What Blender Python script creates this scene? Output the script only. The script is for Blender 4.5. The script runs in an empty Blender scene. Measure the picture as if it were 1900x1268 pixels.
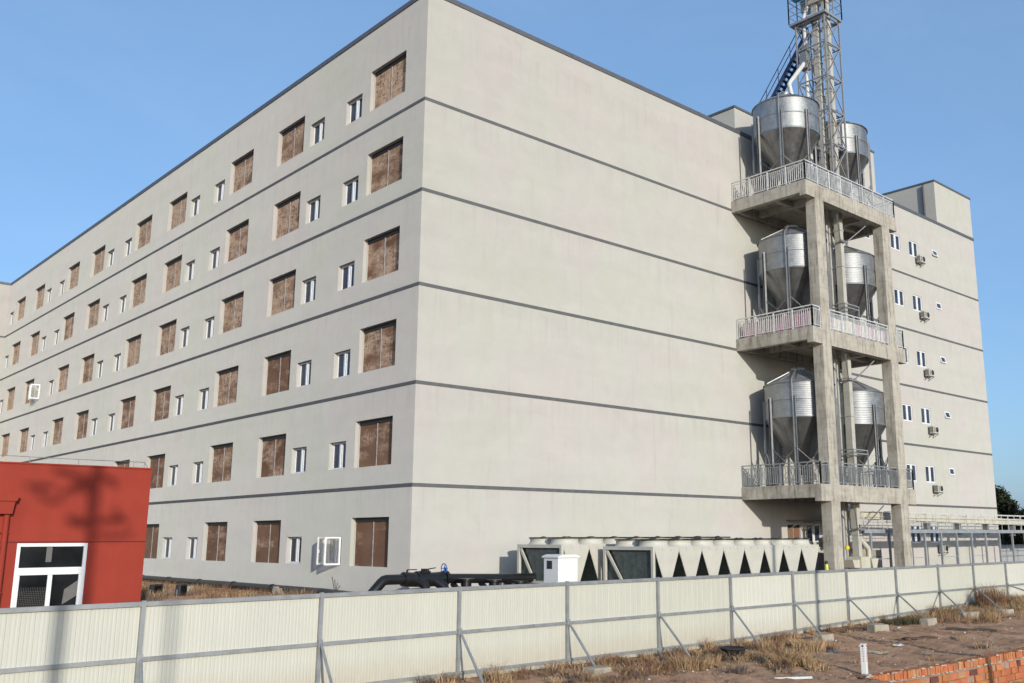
import bpy, math, random
import numpy as np
from mathutils import Vector, Matrix

SC = bpy.context.scene
COL = SC.collection
PI = math.pi

# ------------------------------------------------------------------ camera
cam_d = bpy.data.cameras.new('camera')
cam = bpy.data.objects.new('camera', cam_d)
COL.objects.link(cam)
yaw, pitch, roll = 0.7614066656849902, 0.20417153579320807, -0.0031247665569565236
fw = Vector((math.sin(yaw) * math.cos(pitch), math.cos(yaw) * math.cos(pitch), math.sin(pitch)))
r0 = Vector((math.cos(yaw), -math.sin(yaw), 0))
u0 = r0.cross(fw)
rr = r0 * math.cos(roll) + u0 * math.sin(roll)
uu = u0 * math.cos(roll) - r0 * math.sin(roll)
M = Matrix((rr, uu, -fw)).transposed().to_4x4()
M.translation = Vector((-18.872, -28.415, 1.966))
cam.matrix_world = M
cam_d.sensor_width = 36.0
cam_d.lens = 1783.444 / 1900 * 36
cam_d.shift_x = -133.1 / 1900
cam_d.shift_y = -7.05 / 1900
cam_d.clip_end = 3000
cam_d.clip_start = 0.1
SC.camera = cam

# ------------------------------------------------------------------ sky + sun
SUN_EL = math.radians(13.0)
SUN_AZ = math.atan2(1.65, 4.42)          # the light travels towards +y, a little +x
world = bpy.data.worlds.new('World')
SC.world = world
world.use_nodes = True
wn = world.node_tree.nodes
wl = world.node_tree.links
wn.clear()
wo = wn.new('ShaderNodeOutputWorld')
bg = wn.new('ShaderNodeBackground')
sky = wn.new('ShaderNodeTexSky')
sky.sky_type = 'NISHITA'
sky.sun_disc = False
sky.sun_elevation = SUN_EL
sky.sun_rotation = SUN_AZ + PI
sky.altitude = 0
sky.air_density = 0.92
sky.dust_density = 1.7
sky.ozone_density = 4.0
bg.inputs['Strength'].default_value = 0.15
# thin even haze over the whole dome on top of the clear sky
hz = wn.new('ShaderNodeMix')
hz.data_type = 'RGBA'
hz.blend_type = 'ADD'
hz.inputs[0].default_value = 1.0
sc_ = wn.new('ShaderNodeVectorMath')
sc_.operation = 'SCALE'
sc_.inputs['Scale'].default_value = 0.52
wl.new(sky.outputs[0], sc_.inputs[0])
wl.new(sc_.outputs[0], hz.inputs[6])
htc = wn.new('ShaderNodeTexCoord')
hmp = wn.new('ShaderNodeMapping')
hmp.inputs['Scale'].default_value = (1.2, 3.5, 4.5)
hmp.inputs['Rotation'].default_value = (0.2, 0.4, 0.5)
wl.new(htc.outputs['Generated'], hmp.inputs['Vector'])
hno = wn.new('ShaderNodeTexNoise')
hno.inputs['Scale'].default_value = 1.6
hno.inputs['Detail'].default_value = 6
hno.inputs['Roughness'].default_value = 0.62
hno.inputs['Distortion'].default_value = 0.8
wl.new(hmp.outputs[0], hno.inputs['Vector'])
hrp = wn.new('ShaderNodeValToRGB')
hrp.color_ramp.elements[0].position = 0.35
hrp.color_ramp.elements[0].color = (0.53, 0.90, 1.40, 1)
hrp.color_ramp.elements[1].position = 0.75
hrp.color_ramp.elements[1].color = (0.66, 1.02, 1.50, 1)
wl.new(hno.outputs['Fac'], hrp.inputs['Fac'])
wl.new(hrp.outputs['Color'], hz.inputs[7])
wl.new(hz.outputs[2], bg.inputs['Color'])
wl.new(bg.outputs[0], wo.inputs['Surface'])

sd = bpy.data.lights.new('sun', 'SUN')
sd.energy = 2.3
sd.angle = math.radians(0.5)
sd.color = (1.0, 0.945, 0.82)
sun = bpy.data.objects.new('sun', sd)
COL.objects.link(sun)
LD = Vector((math.sin(SUN_AZ) * math.cos(SUN_EL), math.cos(SUN_AZ) * math.cos(SUN_EL), -math.sin(SUN_EL)))
sun.rotation_euler = LD.to_track_quat('-Z', 'Y').to_euler()

SC.view_settings.view_transform = 'Standard'
SC.view_settings.look = 'None'
SC.view_settings.exposure = 0.68
SC.view_settings.gamma = 1.0

# ------------------------------------------------------------------ materials
def lin(r, g, b):
    return tuple(((c / 255) / 12.92 if c / 255 <= 0.04045 else ((c / 255 + 0.055) / 1.055) ** 2.4) for c in (r, g, b)) + (1.0,)


class NT:
    def __init__(self, name):
        self.m = bpy.data.materials.new(name)
        self.m.use_nodes = True
        self.n = self.m.node_tree.nodes
        self.l = self.m.node_tree.links
        self.p = self.n['Principled BSDF']

    def node(self, t, **kw):
        n = self.n.new(t)
        for k, v in kw.items():
            if k in n.inputs.keys():
                n.inputs[k].default_value = v
            else:
                setattr(n, k, v)
        return n

    def link(self, a, b):
        self.l.new(a, b)

    def coords(self, kind='Object', scale=(1, 1, 1), rnd=False):
        tc = self.node('ShaderNodeTexCoord')
        out = tc.outputs[kind]
        mp = self.node('ShaderNodeMapping')
        mp.inputs['Scale'].default_value = scale
        self.link(out, mp.inputs['Vector'])
        if rnd:
            oi = self.node('ShaderNodeObjectInfo')
            mu = self.node('ShaderNodeMath', operation='MULTIPLY')
            mu.inputs[1].default_value = 57.0
            self.link(oi.outputs['Random'], mu.inputs[0])
            cb = self.node('ShaderNodeCombineXYZ')
            for i in range(3):
                self.link(mu.outputs[0], cb.inputs[i])
            self.link(cb.outputs[0], mp.inputs['Location'])
        return mp.outputs[0]

    def noise(self, vec, scale, detail=4, rough=0.6, dist=0.0):
        n = self.node('ShaderNodeTexNoise')
        n.inputs['Scale'].default_value = scale
        n.inputs['Detail'].default_value = detail
        n.inputs['Roughness'].default_value = rough
        n.inputs['Distortion'].default_value = dist
        self.link(vec, n.inputs['Vector'])
        return n.outputs['Fac']

    def ramp(self, fac, stops):
        r = self.node('ShaderNodeValToRGB')
        e = r.color_ramp.elements
        while len(e) < len(stops):
            e.new(0.5)
        for el, (p, c) in zip(e, stops):
            el.position = p
            el.color = c if len(c) == 4 else tuple(c) + (1,)
        self.link(fac, r.inputs['Fac'])
        return r.outputs['Color']

    def mix(self, fac, a, b, blend='MIX'):
        m = self.node('ShaderNodeMix', data_type='RGBA', blend_type=blend)
        for inp, v in ((m.inputs[0], fac), (m.inputs[6], a), (m.inputs[7], b)):
            if isinstance(v, (float, int)):
                inp.default_value = v
            elif isinstance(v, tuple):
                inp.default_value = v
            else:
                self.link(v, inp)
        return m.outputs[2]

    def bump(self, h, strength=0.2, dist=0.02):
        b = self.node('ShaderNodeBump')
        b.inputs['Strength'].default_value = strength
        b.inputs['Distance'].default_value = dist
        self.link(h, b.inputs['Height'])
        self.link(b.outputs[0], self.p.inputs['Normal'])

    def set(self, color=None, rough=None, metal=None, spec=None):
        if color is not None:
            if isinstance(color, tuple):
                self.p.inputs['Base Color'].default_value = color
            else:
                self.link(color, self.p.inputs['Base Color'])
        if rough is not None:
            self.p.inputs['Roughness'].default_value = rough
        if metal is not None:
            self.p.inputs['Metallic'].default_value = metal
        if spec is not None:
            self.p.inputs['Specular IOR Level'].default_value = spec
        return self


def simple(name, col, rough=0.6, metal=0.0, var=0.12, scale=3.0, bump=0.0, spec=0.4):
    t = NT(name)
    v = t.coords('Object')
    f = t.noise(v, scale, 5, 0.65)
    a = tuple(max(0, c * (1 - var)) for c in col[:3]) + (1,)
    b = tuple(min(1, c * (1 + var)) for c in col[:3]) + (1,)
    t.set(t.ramp(f, [(0.3, a), (0.7, b)]), rough, metal, spec)
    if bump:
        t.bump(t.noise(v, scale * 12, 4, 0.7), bump, 0.01)
    return t.m


def mat_wall():
    t = NT('cream_render')
    v = t.coords('Object')
    big = t.noise(v, 0.22, 3, 0.55)
    c1 = t.ramp(big, [(0.36, (0.482, 0.455, 0.442, 1)), (0.5, (0.478, 0.466, 0.444, 1)), (0.64, (0.466, 0.466, 0.428, 1))])
    v2 = t.coords('Object', (0.12, 0.12, 1.1))
    hb = t.noise(v2, 1.0, 4, 0.6)
    c2 = t.mix(0.4, c1, t.ramp(hb, [(0.36, (0.9, 0.9, 0.9, 1)), (0.6, (1, 1, 1, 1))]), 'MULTIPLY')
    mt = t.noise(v, 1.1, 6, 0.7, 0.6)
    c4 = t.mix(0.45, c2, t.ramp(mt, [(0.34, (0.88, 0.88, 0.87, 1)), (0.62, (1.0, 1.0, 1.0, 1))]), 'MULTIPLY')
    v3 = t.coords('Object', (2.2, 2.2, 0.16))
    st = t.noise(v3, 1.0, 6, 0.62, 0.4)
    c5 = t.mix(0.3, c4, t.ramp(st, [(0.27, (0.72, 0.71, 0.69, 1)), (0.40, (1, 1, 1, 1))]), 'MULTIPLY')
    # soft runs of dirt hanging below each storey line
    tc = t.node('ShaderNodeTexCoord')
    sp = t.node('ShaderNodeSeparateXYZ'); t.link(tc.outputs['Object'], sp.inputs[0])
    sh = t.node('ShaderNodeMath', operation='SUBTRACT'); sh.inputs[0].default_value = 3.65; t.link(sp.outputs['Z'], sh.inputs[1])
    md = t.node('ShaderNodeMath', operation='FLOORED_MODULO'); md.inputs[1].default_value = 3.6; t.link(sh.outputs[0], md.inputs[0])
    fall = t.node('ShaderNodeMapRange'); fall.clamp = True
    fall.inputs['From Min'].default_value = 0.0; fall.inputs['From Max'].default_value = 1.5
    fall.inputs['To Min'].default_value = 1.0; fall.inputs['To Max'].default_value = 0.0
    t.link(md.outputs[0], fall.inputs['Value'])
    v5 = t.coords('Object', (3.5, 3.5, 0.1))
    rn = t.ramp(t.noise(v5, 1.0, 5, 0.65), [(0.5, (0, 0, 0, 1)), (0.72, (1, 1, 1, 1))])
    fm = t.node('ShaderNodeMath', operation='MULTIPLY'); t.link(fall.outputs[0], fm.inputs[0]); t.link(rn, fm.inputs[1])
    fm2 = t.node('ShaderNodeMath', operation='MULTIPLY'); fm2.inputs[1].default_value = 0.22; t.link(fm.outputs[0], fm2.inputs[0])
    c5 = t.mix(fm2.outputs[0], c5, (0.25, 0.235, 0.21, 1))
    t.set(c5, 0.9, 0, 0.2)
    t.p.inputs['Diffuse Roughness'].default_value = 0.62
    t.bump(t.noise(v, 14, 5, 0.7), 0.18, 0.008)
    return t.m


def mat_concrete():
    t = NT('raw_concrete')
    v = t.coords('Object')
    big = t.noise(v, 0.9, 6, 0.7)
    c1 = t.ramp(big, [(0.3, (0.27, 0.247, 0.212, 1)), (0.52, (0.42, 0.39, 0.338, 1)), (0.75, (0.48, 0.45, 0.395, 1))])
    v2 = t.coords('Object', (4, 4, 0.5))
    st = t.noise(v2, 1.3, 5, 0.75)
    c2 = t.mix(0.7, c1, t.ramp(st, [(0.36, (0.42, 0.39, 0.35, 1)), (0.50, (1, 1, 1, 1))]), 'MULTIPLY')
    v3 = t.coords('Object', (0.6, 0.6, 6))
    fl = t.noise(v3, 1.0, 3, 0.6)
    c3 = t.mix(0.4, c2, t.ramp(fl, [(0.4, (0.8, 0.8, 0.8, 1)), (0.5, (1, 1, 1, 1))]), 'MULTIPLY')
    t.set(c3, 0.9, 0, 0.2)
    t.bump(t.noise(v, 9, 6, 0.75), 0.35, 0.02)
    return t.m


def mat_pad():
    t = NT('brown_cooling_pad')
    v = t.coords('Object', (1, 1, 1), True)
    oi = t.node('ShaderNodeObjectInfo')
    sep = t.node('ShaderNodeSeparateColor')
    t.link(oi.outputs['Color'], sep.inputs[0])
    amt = sep.outputs[0]
    tone = sep.outputs[1]
    base_n = t.noise(v, 1.1, 4, 0.6)
    base = t.ramp(base_n, [(0.3, (0.150, 0.077, 0.048, 1)), (0.7, (0.235, 0.125, 0.078, 1))])
    base = t.mix(tone, base, (0.36, 0.25, 0.155, 1))
    # pale lime streaks, some running up and down, some across
    tc = t.node('ShaderNodeTexCoord')
    def streak(sc, scale):
        mp = t.node('ShaderNodeMapping')
        mp.inputs['Scale'].default_value = sc
        t.link(v, mp.inputs['Vector'])
        n = t.noise(mp.outputs[0], scale, 5, 0.62, 1.8)
        d = t.node('ShaderNodeMath', operation='SUBTRACT'); d.inputs[1].default_value = 0.5
        t.link(n, d.inputs[0])
        a = t.node('ShaderNodeMath', operation='ABSOLUTE'); t.link(d.outputs[0], a.inputs[0])
        return a.outputs[0]
    s1 = streak((1.8, 1, 0.5), 2.1)
    s2 = streak((0.45, 1, 2.0), 1.9)
    s3 = streak((1.0, 1, 1.0), 1.6)
    mpw = t.node('ShaderNodeMapping'); mpw.inputs['Scale'].default_value = (0.7, 1, 1.7)
    t.link(v, mpw.inputs['Vector'])
    where = t.noise(mpw.outputs[0], 1.2, 4, 0.6)
    def line(a, w):
        m = t.node('ShaderNodeMapRange'); m.clamp = True
        m.inputs['From Min'].default_value = 0.0
        m.inputs['From Max'].default_value = w
        m.inputs['To Min'].default_value = 1.0
        m.inputs['To Max'].default_value = 0.0
        t.link(a, m.inputs['Value'])
        return m.outputs[0]
    l1, l2, l3 = line(s1, 0.07), line(s2, 0.06), line(s3, 0.05)
    ad = t.node('ShaderNodeMath', operation='MAXIMUM'); t.link(l1, ad.inputs[0]); t.link(l2, ad.inputs[1])
    ad2 = t.node('ShaderNodeMath', operation='MAXIMUM'); t.link(ad.outputs[0], ad2.inputs[0]); t.link(l3, ad2.inputs[1])
    # where they show: more of the pad as amt grows
    th = t.node('ShaderNodeMath', operation='SUBTRACT'); th.inputs[0].default_value = 0.72
    ms = t.node('ShaderNodeMath', operation='MULTIPLY'); ms.inputs[1].default_value = 0.50
    t.link(amt, ms.inputs[0]); t.link(ms.outputs[0], th.inputs[1])
    gt = t.node('ShaderNodeMath', operation='SUBTRACT'); t.link(where, gt.inputs[0]); t.link(th.outputs[0], gt.inputs[1])
    g2 = t.node('ShaderNodeMath', operation='MULTIPLY', use_clamp=True); g2.inputs[1].default_value = 4.5
    t.link(gt.outputs[0], g2.inputs[0])
    f = t.node('ShaderNodeMath', operation='MULTIPLY'); t.link(ad2.outputs[0], f.inputs[0]); t.link(g2.outputs[0], f.inputs[1])
    f2 = t.node('ShaderNodeMath', operation='MULTIPLY'); f2.inputs[1].default_value = 1.0; t.link(f.outputs[0], f2.inputs[0])
    col = t.mix(f2.outputs[0], base, (0.64, 0.45, 0.315, 1))
    t.set(col, 0.85, 0, 0.2)
    w = t.node('ShaderNodeTexWave'); w.bands_direction = 'DIAGONAL'
    w.inputs['Scale'].default_value = 9
    t.link(v, w.inputs['Vector'])
    t.bump(w.outputs['Fac'], 0.3, 0.02)
    return t.m


def mat_galv(name='galvanised_steel', rough=0.36, col=(0.50, 0.52, 0.55), metal=0.9):
    t = NT(name)
    v = t.coords('Object', (1, 1, 1), True)
    n = t.noise(v, 2.5, 6, 0.7)
    a = tuple(c * 0.8 for c in col) + (1,)
    b = tuple(min(1, c * 1.15) for c in col) + (1,)
    v2 = t.coords('Object', (6, 6, 0.4))
    s = t.noise(v2, 1.2, 4, 0.7)
    c = t.mix(0.25, t.ramp(n, [(0.3, a), (0.7, b)]), t.ramp(s, [(0.35, (0.75, 0.75, 0.75, 1)), (0.6, (1, 1, 1, 1))]), 'MULTIPLY')
    t.set(c, rough, metal)
    rg = t.ramp(n, [(0.3, (rough - 0.08,) * 3 + (1,)), (0.7, (rough + 0.12,) * 3 + (1,))])
    t.link(rg, t.p.inputs['Roughness'])
    return t.m


def mat_glass(name, col, rough=0.06, spec=0.6):
    t = NT(name)
    v = t.coords('Object', (1, 1, 1), True)
    n = t.noise(v, 1.5, 3, 0.5)
    a = tuple(c * 0.6 for c in col) + (1,)
    b = tuple(min(1, c * 1.5) for c in col) + (1,)
    t.set(t.ramp(n, [(0.35, a), (0.65, b)]), rough, 0, spec)
    t.bump(t.noise(v, 0.9, 2, 0.5), 0.05, 0.05)
    return t.m


def mat_clear():
    t = NT('clear_sash_glass')
    t.set((0.6, 0.62, 0.62, 1), 0.02, 0, 0.5)
    t.p.inputs['Transmission Weight'].default_value = 0.9
    t.p.inputs['Alpha'].default_value = 0.55
    return t.m


def mat_red():
    t = NT('red_render')
    v = t.coords('Object')
    n = t.noise(v, 1.2, 5, 0.6)
    c = t.ramp(n, [(0.3, (0.262, 0.035, 0.021, 1)), (0.7, (0.302, 0.042, 0.026, 1))])
    v2 = t.coords('Object', (3, 3, 0.4))
    s = t.noise(v2, 1.2, 4, 0.65)
    c = t.mix(0.3, c, t.ramp(s, [(0.35, (0.82, 0.82, 0.82, 1)), (0.6, (1, 1, 1, 1))]), 'MULTIPLY')
    t.set(c, 0.8, 0, 0.25)
    t.bump(t.noise(v, 30, 4, 0.7), 0.15, 0.006)
    return t.m


def mat_panel():
    t = NT('cream_fence_sheet')
    v = t.coords('Object')
    n = t.noise(v, 0.5, 4, 0.6)
    oi = t.node('ShaderNodeObjectInfo')
    tone = t.ramp(oi.outputs['Random'], [(0.0, (0.93, 0.93, 0.90, 1)), (1.0, (1.03, 1.03, 1.03, 1))])
    c = t.ramp(n, [(0.3, (0.485, 0.48, 0.43, 1)), (0.7, (0.515, 0.51, 0.455, 1))])
    c = t.mix(1.0, c, tone, 'MULTIPLY')
    v2 = t.coords('Object', (4, 1, 0.25))
    s = t.noise(v2, 1.2, 4, 0.7)
    c = t.mix(0.22, c, t.ramp(s, [(0.35, (0.8, 0.8, 0.78, 1)), (0.6, (1, 1, 1, 1))]), 'MULTIPLY')
    # dust splashed up from the ground
    g = t.node('ShaderNodeNewGeometry')
    sx = t.node('ShaderNodeSeparateXYZ'); t.link(g.outputs['Position'], sx.inputs[0])
    mr = t.node('ShaderNodeMapRange'); mr.clamp = True
    mr.inputs['From Min'].default_value = -1.3; mr.inputs['From Max'].default_value = -0.55
    mr.inputs['To Min'].default_value = 1.0; mr.inputs['To Max'].default_value = 0.0
    t.link(sx.outputs['Z'], mr.inputs['Value'])
    d = t.noise(v, 3.5, 6, 0.75)
    mm = t.node('ShaderNodeMath', operation='MULTIPLY'); t.link(mr.outputs[0], mm.inputs[0]); t.link(d, mm.inputs[1])
    c = t.mix(mm.outputs[0], c, (0.36, 0.28, 0.19, 1))
    t.set(c, 0.5, 0, 0.35)
    return t.m


def mat_rail():
    t = NT('grey_fence_tube')
    v = t.coords('Object', (1, 1, 1), True)
    n = t.noise(v, 3.0, 5, 0.7)
    c = t.ramp(n, [(0.3, (0.24, 0.25, 0.26, 1)), (0.7, (0.36, 0.37, 0.38, 1))])
    r = t.ramp(t.noise(v, 1.7, 7, 0.75), [(0.6, (0, 0, 0, 1)), (0.74, (1, 1, 1, 1))])
    c = t.mix(r, c, (0.20, 0.13, 0.085, 1))
    t.set(c, 0.5, 0.4)
    return t.m


def mat_dirt():
    t = NT('dry_dirt')
    v = t.coords('Object')
    a = t.noise(v, 0.8, 8, 0.72, 0.5)
    b = t.noise(v, 3.0, 8, 0.78)
    c = t.ramp(a, [(0.3, (0.20, 0.12, 0.078, 1)), (0.5, (0.285, 0.178, 0.118, 1)), (0.7, (0.37, 0.245, 0.17, 1))])
    c = t.mix(0.6, c, t.ramp(b, [(0.3, (0.55, 0.55, 0.55, 1)), (0.6, (1.1, 1.08, 1.05, 1))]), 'MULTIPLY')
    t.set(c, 0.95, 0, 0.15)
    t.p.inputs['Diffuse Roughness'].default_value = 1.0
    t.bump(b, 0.8, 0.06)
    return t.m


def mat_attr(name, rough=0.9, attr='tint', bump=0.0):
    t = NT(name)
    at = t.node('ShaderNodeAttribute', attribute_name=attr)
    v = t.coords('Object')
    n = t.noise(v, 6, 5, 0.7)
    c = t.mix(0.5, at.outputs['Color'], t.ramp(n, [(0.3, (0.7, 0.7, 0.7, 1)), (0.65, (1.15, 1.15, 1.15, 1))]), 'MULTIPLY')
    t.set(c, rough, 0, 0.2)
    if bump:
        t.bump(t.noise(v, 22, 5, 0.7), bump, 0.015)
    return t.m


MT = {
    'wall': mat_wall(), 'concrete': mat_concrete(), 'pad': mat_pad(),
    'galv': mat_galv('galvanised_steel', 0.48, (0.38, 0.392, 0.405), 0.85), 'galv_dull': mat_galv('dull_galvanised_steel', 0.55, (0.26, 0.265, 0.275), 0.5),
    'cone': mat_galv('silo_cone_steel', 0.40, (0.27, 0.27, 0.27), 0.88),
    'band': simple('dark_grey_paint', (0.105, 0.108, 0.112), 0.8, var=0.15),
    'cap': simple('parapet_metal', (0.12, 0.125, 0.14), 0.5, 0.3),
    'white': simple('white_window_plastic', (0.70, 0.71, 0.73), 0.4, var=0.05),
    'glass': mat_glass('blue_window_glass', (0.022, 0.03, 0.055), 0.06, 0.4),
    'glass_dark': mat_glass('dark_window_glass', (0.012, 0.013, 0.015), 0.05, 0.35),
    'glass_clear': mat_clear(),
    'walk': simple('grey_walkway_steel', (0.33, 0.35, 0.37), 0.5, 0.3, 0.2, 3),
    'casing': simple('pale_grey_casing', (0.43, 0.415, 0.37), 0.5, var=0.15, scale=1.5),
    'added_sheet': mat_attr('false_colour_sheeting', 0.7),
    'spout': simple('off_white_spout_paint', (0.55, 0.55, 0.54), 0.5, var=0.1),
    'endcoil': simple('grey_green_coil_fins', (0.075, 0.09, 0.085), 0.6, 0.2, 0.35, 5),
    'bar': simple('pale_divider_bar', (0.30, 0.28, 0.28), 0.6, var=0.4, scale=5),
    'red': mat_red(), 'reddark': simple('dark_red_joint', (0.10, 0.012, 0.012), 0.8),
    'panel': mat_panel(), 'dirt': mat_dirt(),
    'rail': mat_rail(),
    'picket': simple('pale_railing_steel', (0.70, 0.69, 0.67), 0.35, 0.35, 0.15, 5),
    'lattice': simple('grey_lattice_steel', (0.30, 0.30, 0.31), 0.5, 0.3, 0.15, 4),
    'cream': simple('cream_machine_paint', (0.50, 0.47, 0.39), 0.5, var=0.12, scale=1.5),
    'chiller': simple('ivory_chiller_paint', (0.48, 0.462, 0.41), 0.5, var=0.08, scale=1.2),
    'coil': simple('dark_coil_fins', (0.035, 0.045, 0.043), 0.55, 0.3, 0.3, 8),
    'black': simple('black_pipe_wrap', (0.012, 0.012, 0.013), 0.35, var=0.3, scale=5),
    'blue': simple('blue_paint', (0.03, 0.12, 0.38), 0.4),
    'skyblue': simple('light_blue_paint', (0.05, 0.36, 0.62), 0.45),
    'navy': simple('blue_stair_steel', (0.05, 0.06, 0.12), 0.5, 0.3),
    'acwhite': simple('air_conditioner_white', (0.50, 0.48, 0.43), 0.5, var=0.06),
    'dark': simple('dark_grille', (0.03, 0.03, 0.03), 0.5),
    'boxwhite': simple('white_cabinet_paint', (0.68, 0.68, 0.68), 0.4, var=0.03),
    'yellow': simple('yellow_plastic', (0.75, 0.50, 0.02), 0.4),
    'lime': simple('fluorescent_yellow', (0.68, 0.72, 0.08), 0.5),
    'timber': simple('weathered_timber', (0.07, 0.055, 0.045), 0.85, var=0.3, scale=6),
    'rubber': simple('black_rubber', (0.02, 0.02, 0.022), 0.7, bump=0.2),
    'block': simple('pale_concrete_block', (0.34, 0.295, 0.235), 0.9, var=0.2, scale=4, bump=0.3),
    'redprint': simple('red_print', (0.55, 0.06, 0.05), 0.6),
    'sheet': simple('grey_sheet_wall', (0.32, 0.33, 0.35), 0.6, var=0.1),
    'grass': mat_attr('straw_blades', 0.9), 'leaf': mat_attr('dark_leaves', 0.8),
    'brick': mat_attr('orange_brick', 0.9, bump=0.5), 'bark': simple('bark', (0.06, 0.045, 0.035), 0.9, var=0.3, scale=5),
    'stone': mat_attr('rubble_stone', 0.95, bump=0.4),
    'shed': simple('beige_shed_sheet', (0.32, 0.28, 0.235), 0.75, var=0.1),
    'mesh': simple('fan_guard_wire', (0.05, 0.05, 0.05), 0.4, 0.5),
    'roof': simple('grey_roof_felt', (0.18, 0.18, 0.18), 0.9),
    'curtain': simple('interior_curtain', (0.14, 0.135, 0.13), 0.9),
}

# ------------------------------------------------------------------ mesh helpers
class MB:
    def __init__(self):
        self.v, self.f, self.s, self.c = [], [], [], []

    def add(self, vs, fs, smooth=False, col=None):
        b = len(self.v)
        self.v += [tuple(p) for p in vs]
        for f in fs:
            self.f.append(tuple(i + b for i in f))
            self.s.append(smooth)
            self.c.append(col)
        return self

    def box(self, x0, x1, y0, y1, z0, z1, col=None):
        vs = [(x, y, z) for z in (z0, z1) for y in (y0, y1) for x in (x0, x1)]
        return self.add(vs, [(0, 2, 3, 1), (4, 5, 7, 6), (0, 1, 5, 4), (2, 6, 7, 3), (0, 4, 6, 2), (1, 3, 7, 5)], col=col)

    def beam(self, p, q, w, h=None, up=(0, 0, 1), col=None):
        h = h or w
        p, q = Vector(p), Vector(q)
        d = (q - p).normalized()
        u = Vector(up)
        if abs(d.dot(u)) > 0.98:
            u = Vector((0, 1, 0))
        s = d.cross(u).normalized() * (w / 2)
        t = s.cross(d).normalized() * (h / 2)
        vs = [a + k * s + m * t for a in (p, q) for k, m in ((-1, -1), (1, -1), (1, 1), (-1, 1))]
        return self.add(vs, [(0, 1, 2, 3), (7, 6, 5, 4), (0, 4, 5, 1), (1, 5, 6, 2), (2, 6, 7, 3), (3, 7, 4, 0)], col=col)

    def tube(self, p, q, r, n=10, r2=None, cap=True):
        p, q = Vector(p), Vector(q)
        r2 = r if r2 is None else r2
        d = (q - p).normalized()
        u = Vector((0, 0, 1)) if abs(d.z) < 0.95 else Vector((0, 1, 0))
        a = d.cross(u).normalized()
        b = a.cross(d)
        vs = []
        for c, rad in ((p, r), (q, r2)):
            for i in range(n):
                t = 2 * PI * i / n
                vs.append(c + rad * (math.cos(t) * a + math.sin(t) * b))
        fs = [(i, i + n, (i + 1) % n + n, (i + 1) % n) for i in range(n)]
        self.add(vs, fs, True)
        if cap:
            self.add(vs, [tuple(range(n)), tuple(reversed(range(n, 2 * n)))])
        return self

    def path(self, pts, r, n=10):
        pts = [Vector(p) for p in pts]
        rings = []
        prev = None
        for i, p in enumerate(pts):
            d = (pts[min(i + 1, len(pts) - 1)] - pts[max(i - 1, 0)]).normalized()
            if prev is None:
                u = Vector((0, 0, 1)) if abs(d.z) < 0.9 else Vector((0, 1, 0))
                a = d.cross(u).normalized()
            else:
                a = (prev - d * prev.dot(d)).normalized()
            prev = a
            b = a.cross(d)
            rings.append([p + r * (math.cos(2 * PI * k / n) * a + math.sin(2 * PI * k / n) * b) for k in range(n)])
        vs = [v for ring in rings for v in ring]
        fs = []
        for i in range(len(pts) - 1):
            for k in range(n):
                fs.append((i * n + k, (i + 1) * n + k, (i + 1) * n + (k + 1) % n, i * n + (k + 1) % n))
        self.add(vs, fs, True)
        self.add(vs, [tuple(range(n)), tuple(reversed(range(len(vs) - n, len(vs))))])
        return self

    def lathe(self, prof, cx=0, cy=0, n=48, smooth=True):
        vs = []
        for r, z in prof:
            for i in range(n):
                t = 2 * PI * i / n
                vs.append((cx + r * math.cos(t), cy + r * math.sin(t), z))
        fs = []
        for j in range(len(prof) - 1):
            for i in range(n):
                k = (i + 1) % n
                fs.append((j * n + i, j * n + k, (j + 1) * n + k, (j + 1) * n + i))
        return self.add(vs, fs, smooth)

    def prism(self, poly, axis, a, b):
        """polygon in the two other axes, extruded along axis from a to b"""
        def mk(u, v, w):
            return {'x': (w, u, v), 'y': (u, w, v), 'z': (u, v, w)}[axis]
        n = len(poly)
        vs = [mk(u, v, a) for u, v in poly] + [mk(u, v, b) for u, v in poly]
        fs = [tuple(range(n)), tuple(reversed(range(n, 2 * n)))]
        fs += [(i, i + n, (i + 1) % n + n, (i + 1) % n) for i in range(n)]
        return self.add(vs, fs)

    def build(self, name, mat, parent=None, loc=None, rotz=0.0, recalc=True):
        me = bpy.data.meshes.new(name)
        me.from_pydata(self.v, [], self.f)
        me.polygons.foreach_set('use_smooth', self.s)
        if any(c is not None for c in self.c):
            at = me.attributes.new('tint', 'FLOAT_COLOR', 'FACE')
            buf = []
            for c in self.c:
                c = c or (0.5, 0.5, 0.5)
                buf += [c[0], c[1], c[2], 1.0]
            at.data.foreach_set('color', buf)
        me.update()
        if recalc:
            import bmesh
            bm = bmesh.new(); bm.from_mesh(me)
            bmesh.ops.recalc_face_normals(bm, faces=bm.faces)
            bm.to_mesh(me); bm.free()
        me.materials.append(mat)
        o = bpy.data.objects.new(name, me)
        COL.objects.link(o)
        if parent is not None:
            o.parent = parent
        if loc is not None:
            o.location = loc
        o.rotation_euler[2] = rotz
        return o


def tag(o, label=None, cat=None, group=None, kind=None):
    for k, v in (('label', label), ('category', cat), ('group', group), ('kind', kind)):
        if v:
            o[k] = v
    return o


def thing(name, label, cat, loc=(0, 0, 0), rotz=0.0, group=None):
    o = bpy.data.objects.new(name, None)
    o.empty_display_size = 0.3
    COL.objects.link(o)
    o.location = loc
    o.rotation_euler[2] = rotz
    return tag(o, label, cat, group)


def bevel(o, w, seg=2):
    m = o.modifiers.new('bevel', 'BEVEL')
    m.width = w
    m.segments = seg
    m.limit_method = 'ANGLE'
    return o


def copy_tree(o, parent=None):
    c = o.copy()
    COL.objects.link(c)
    c.parent = parent
    for ch in list(o.children):
        copy_tree(ch, c)
    return c


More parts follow.
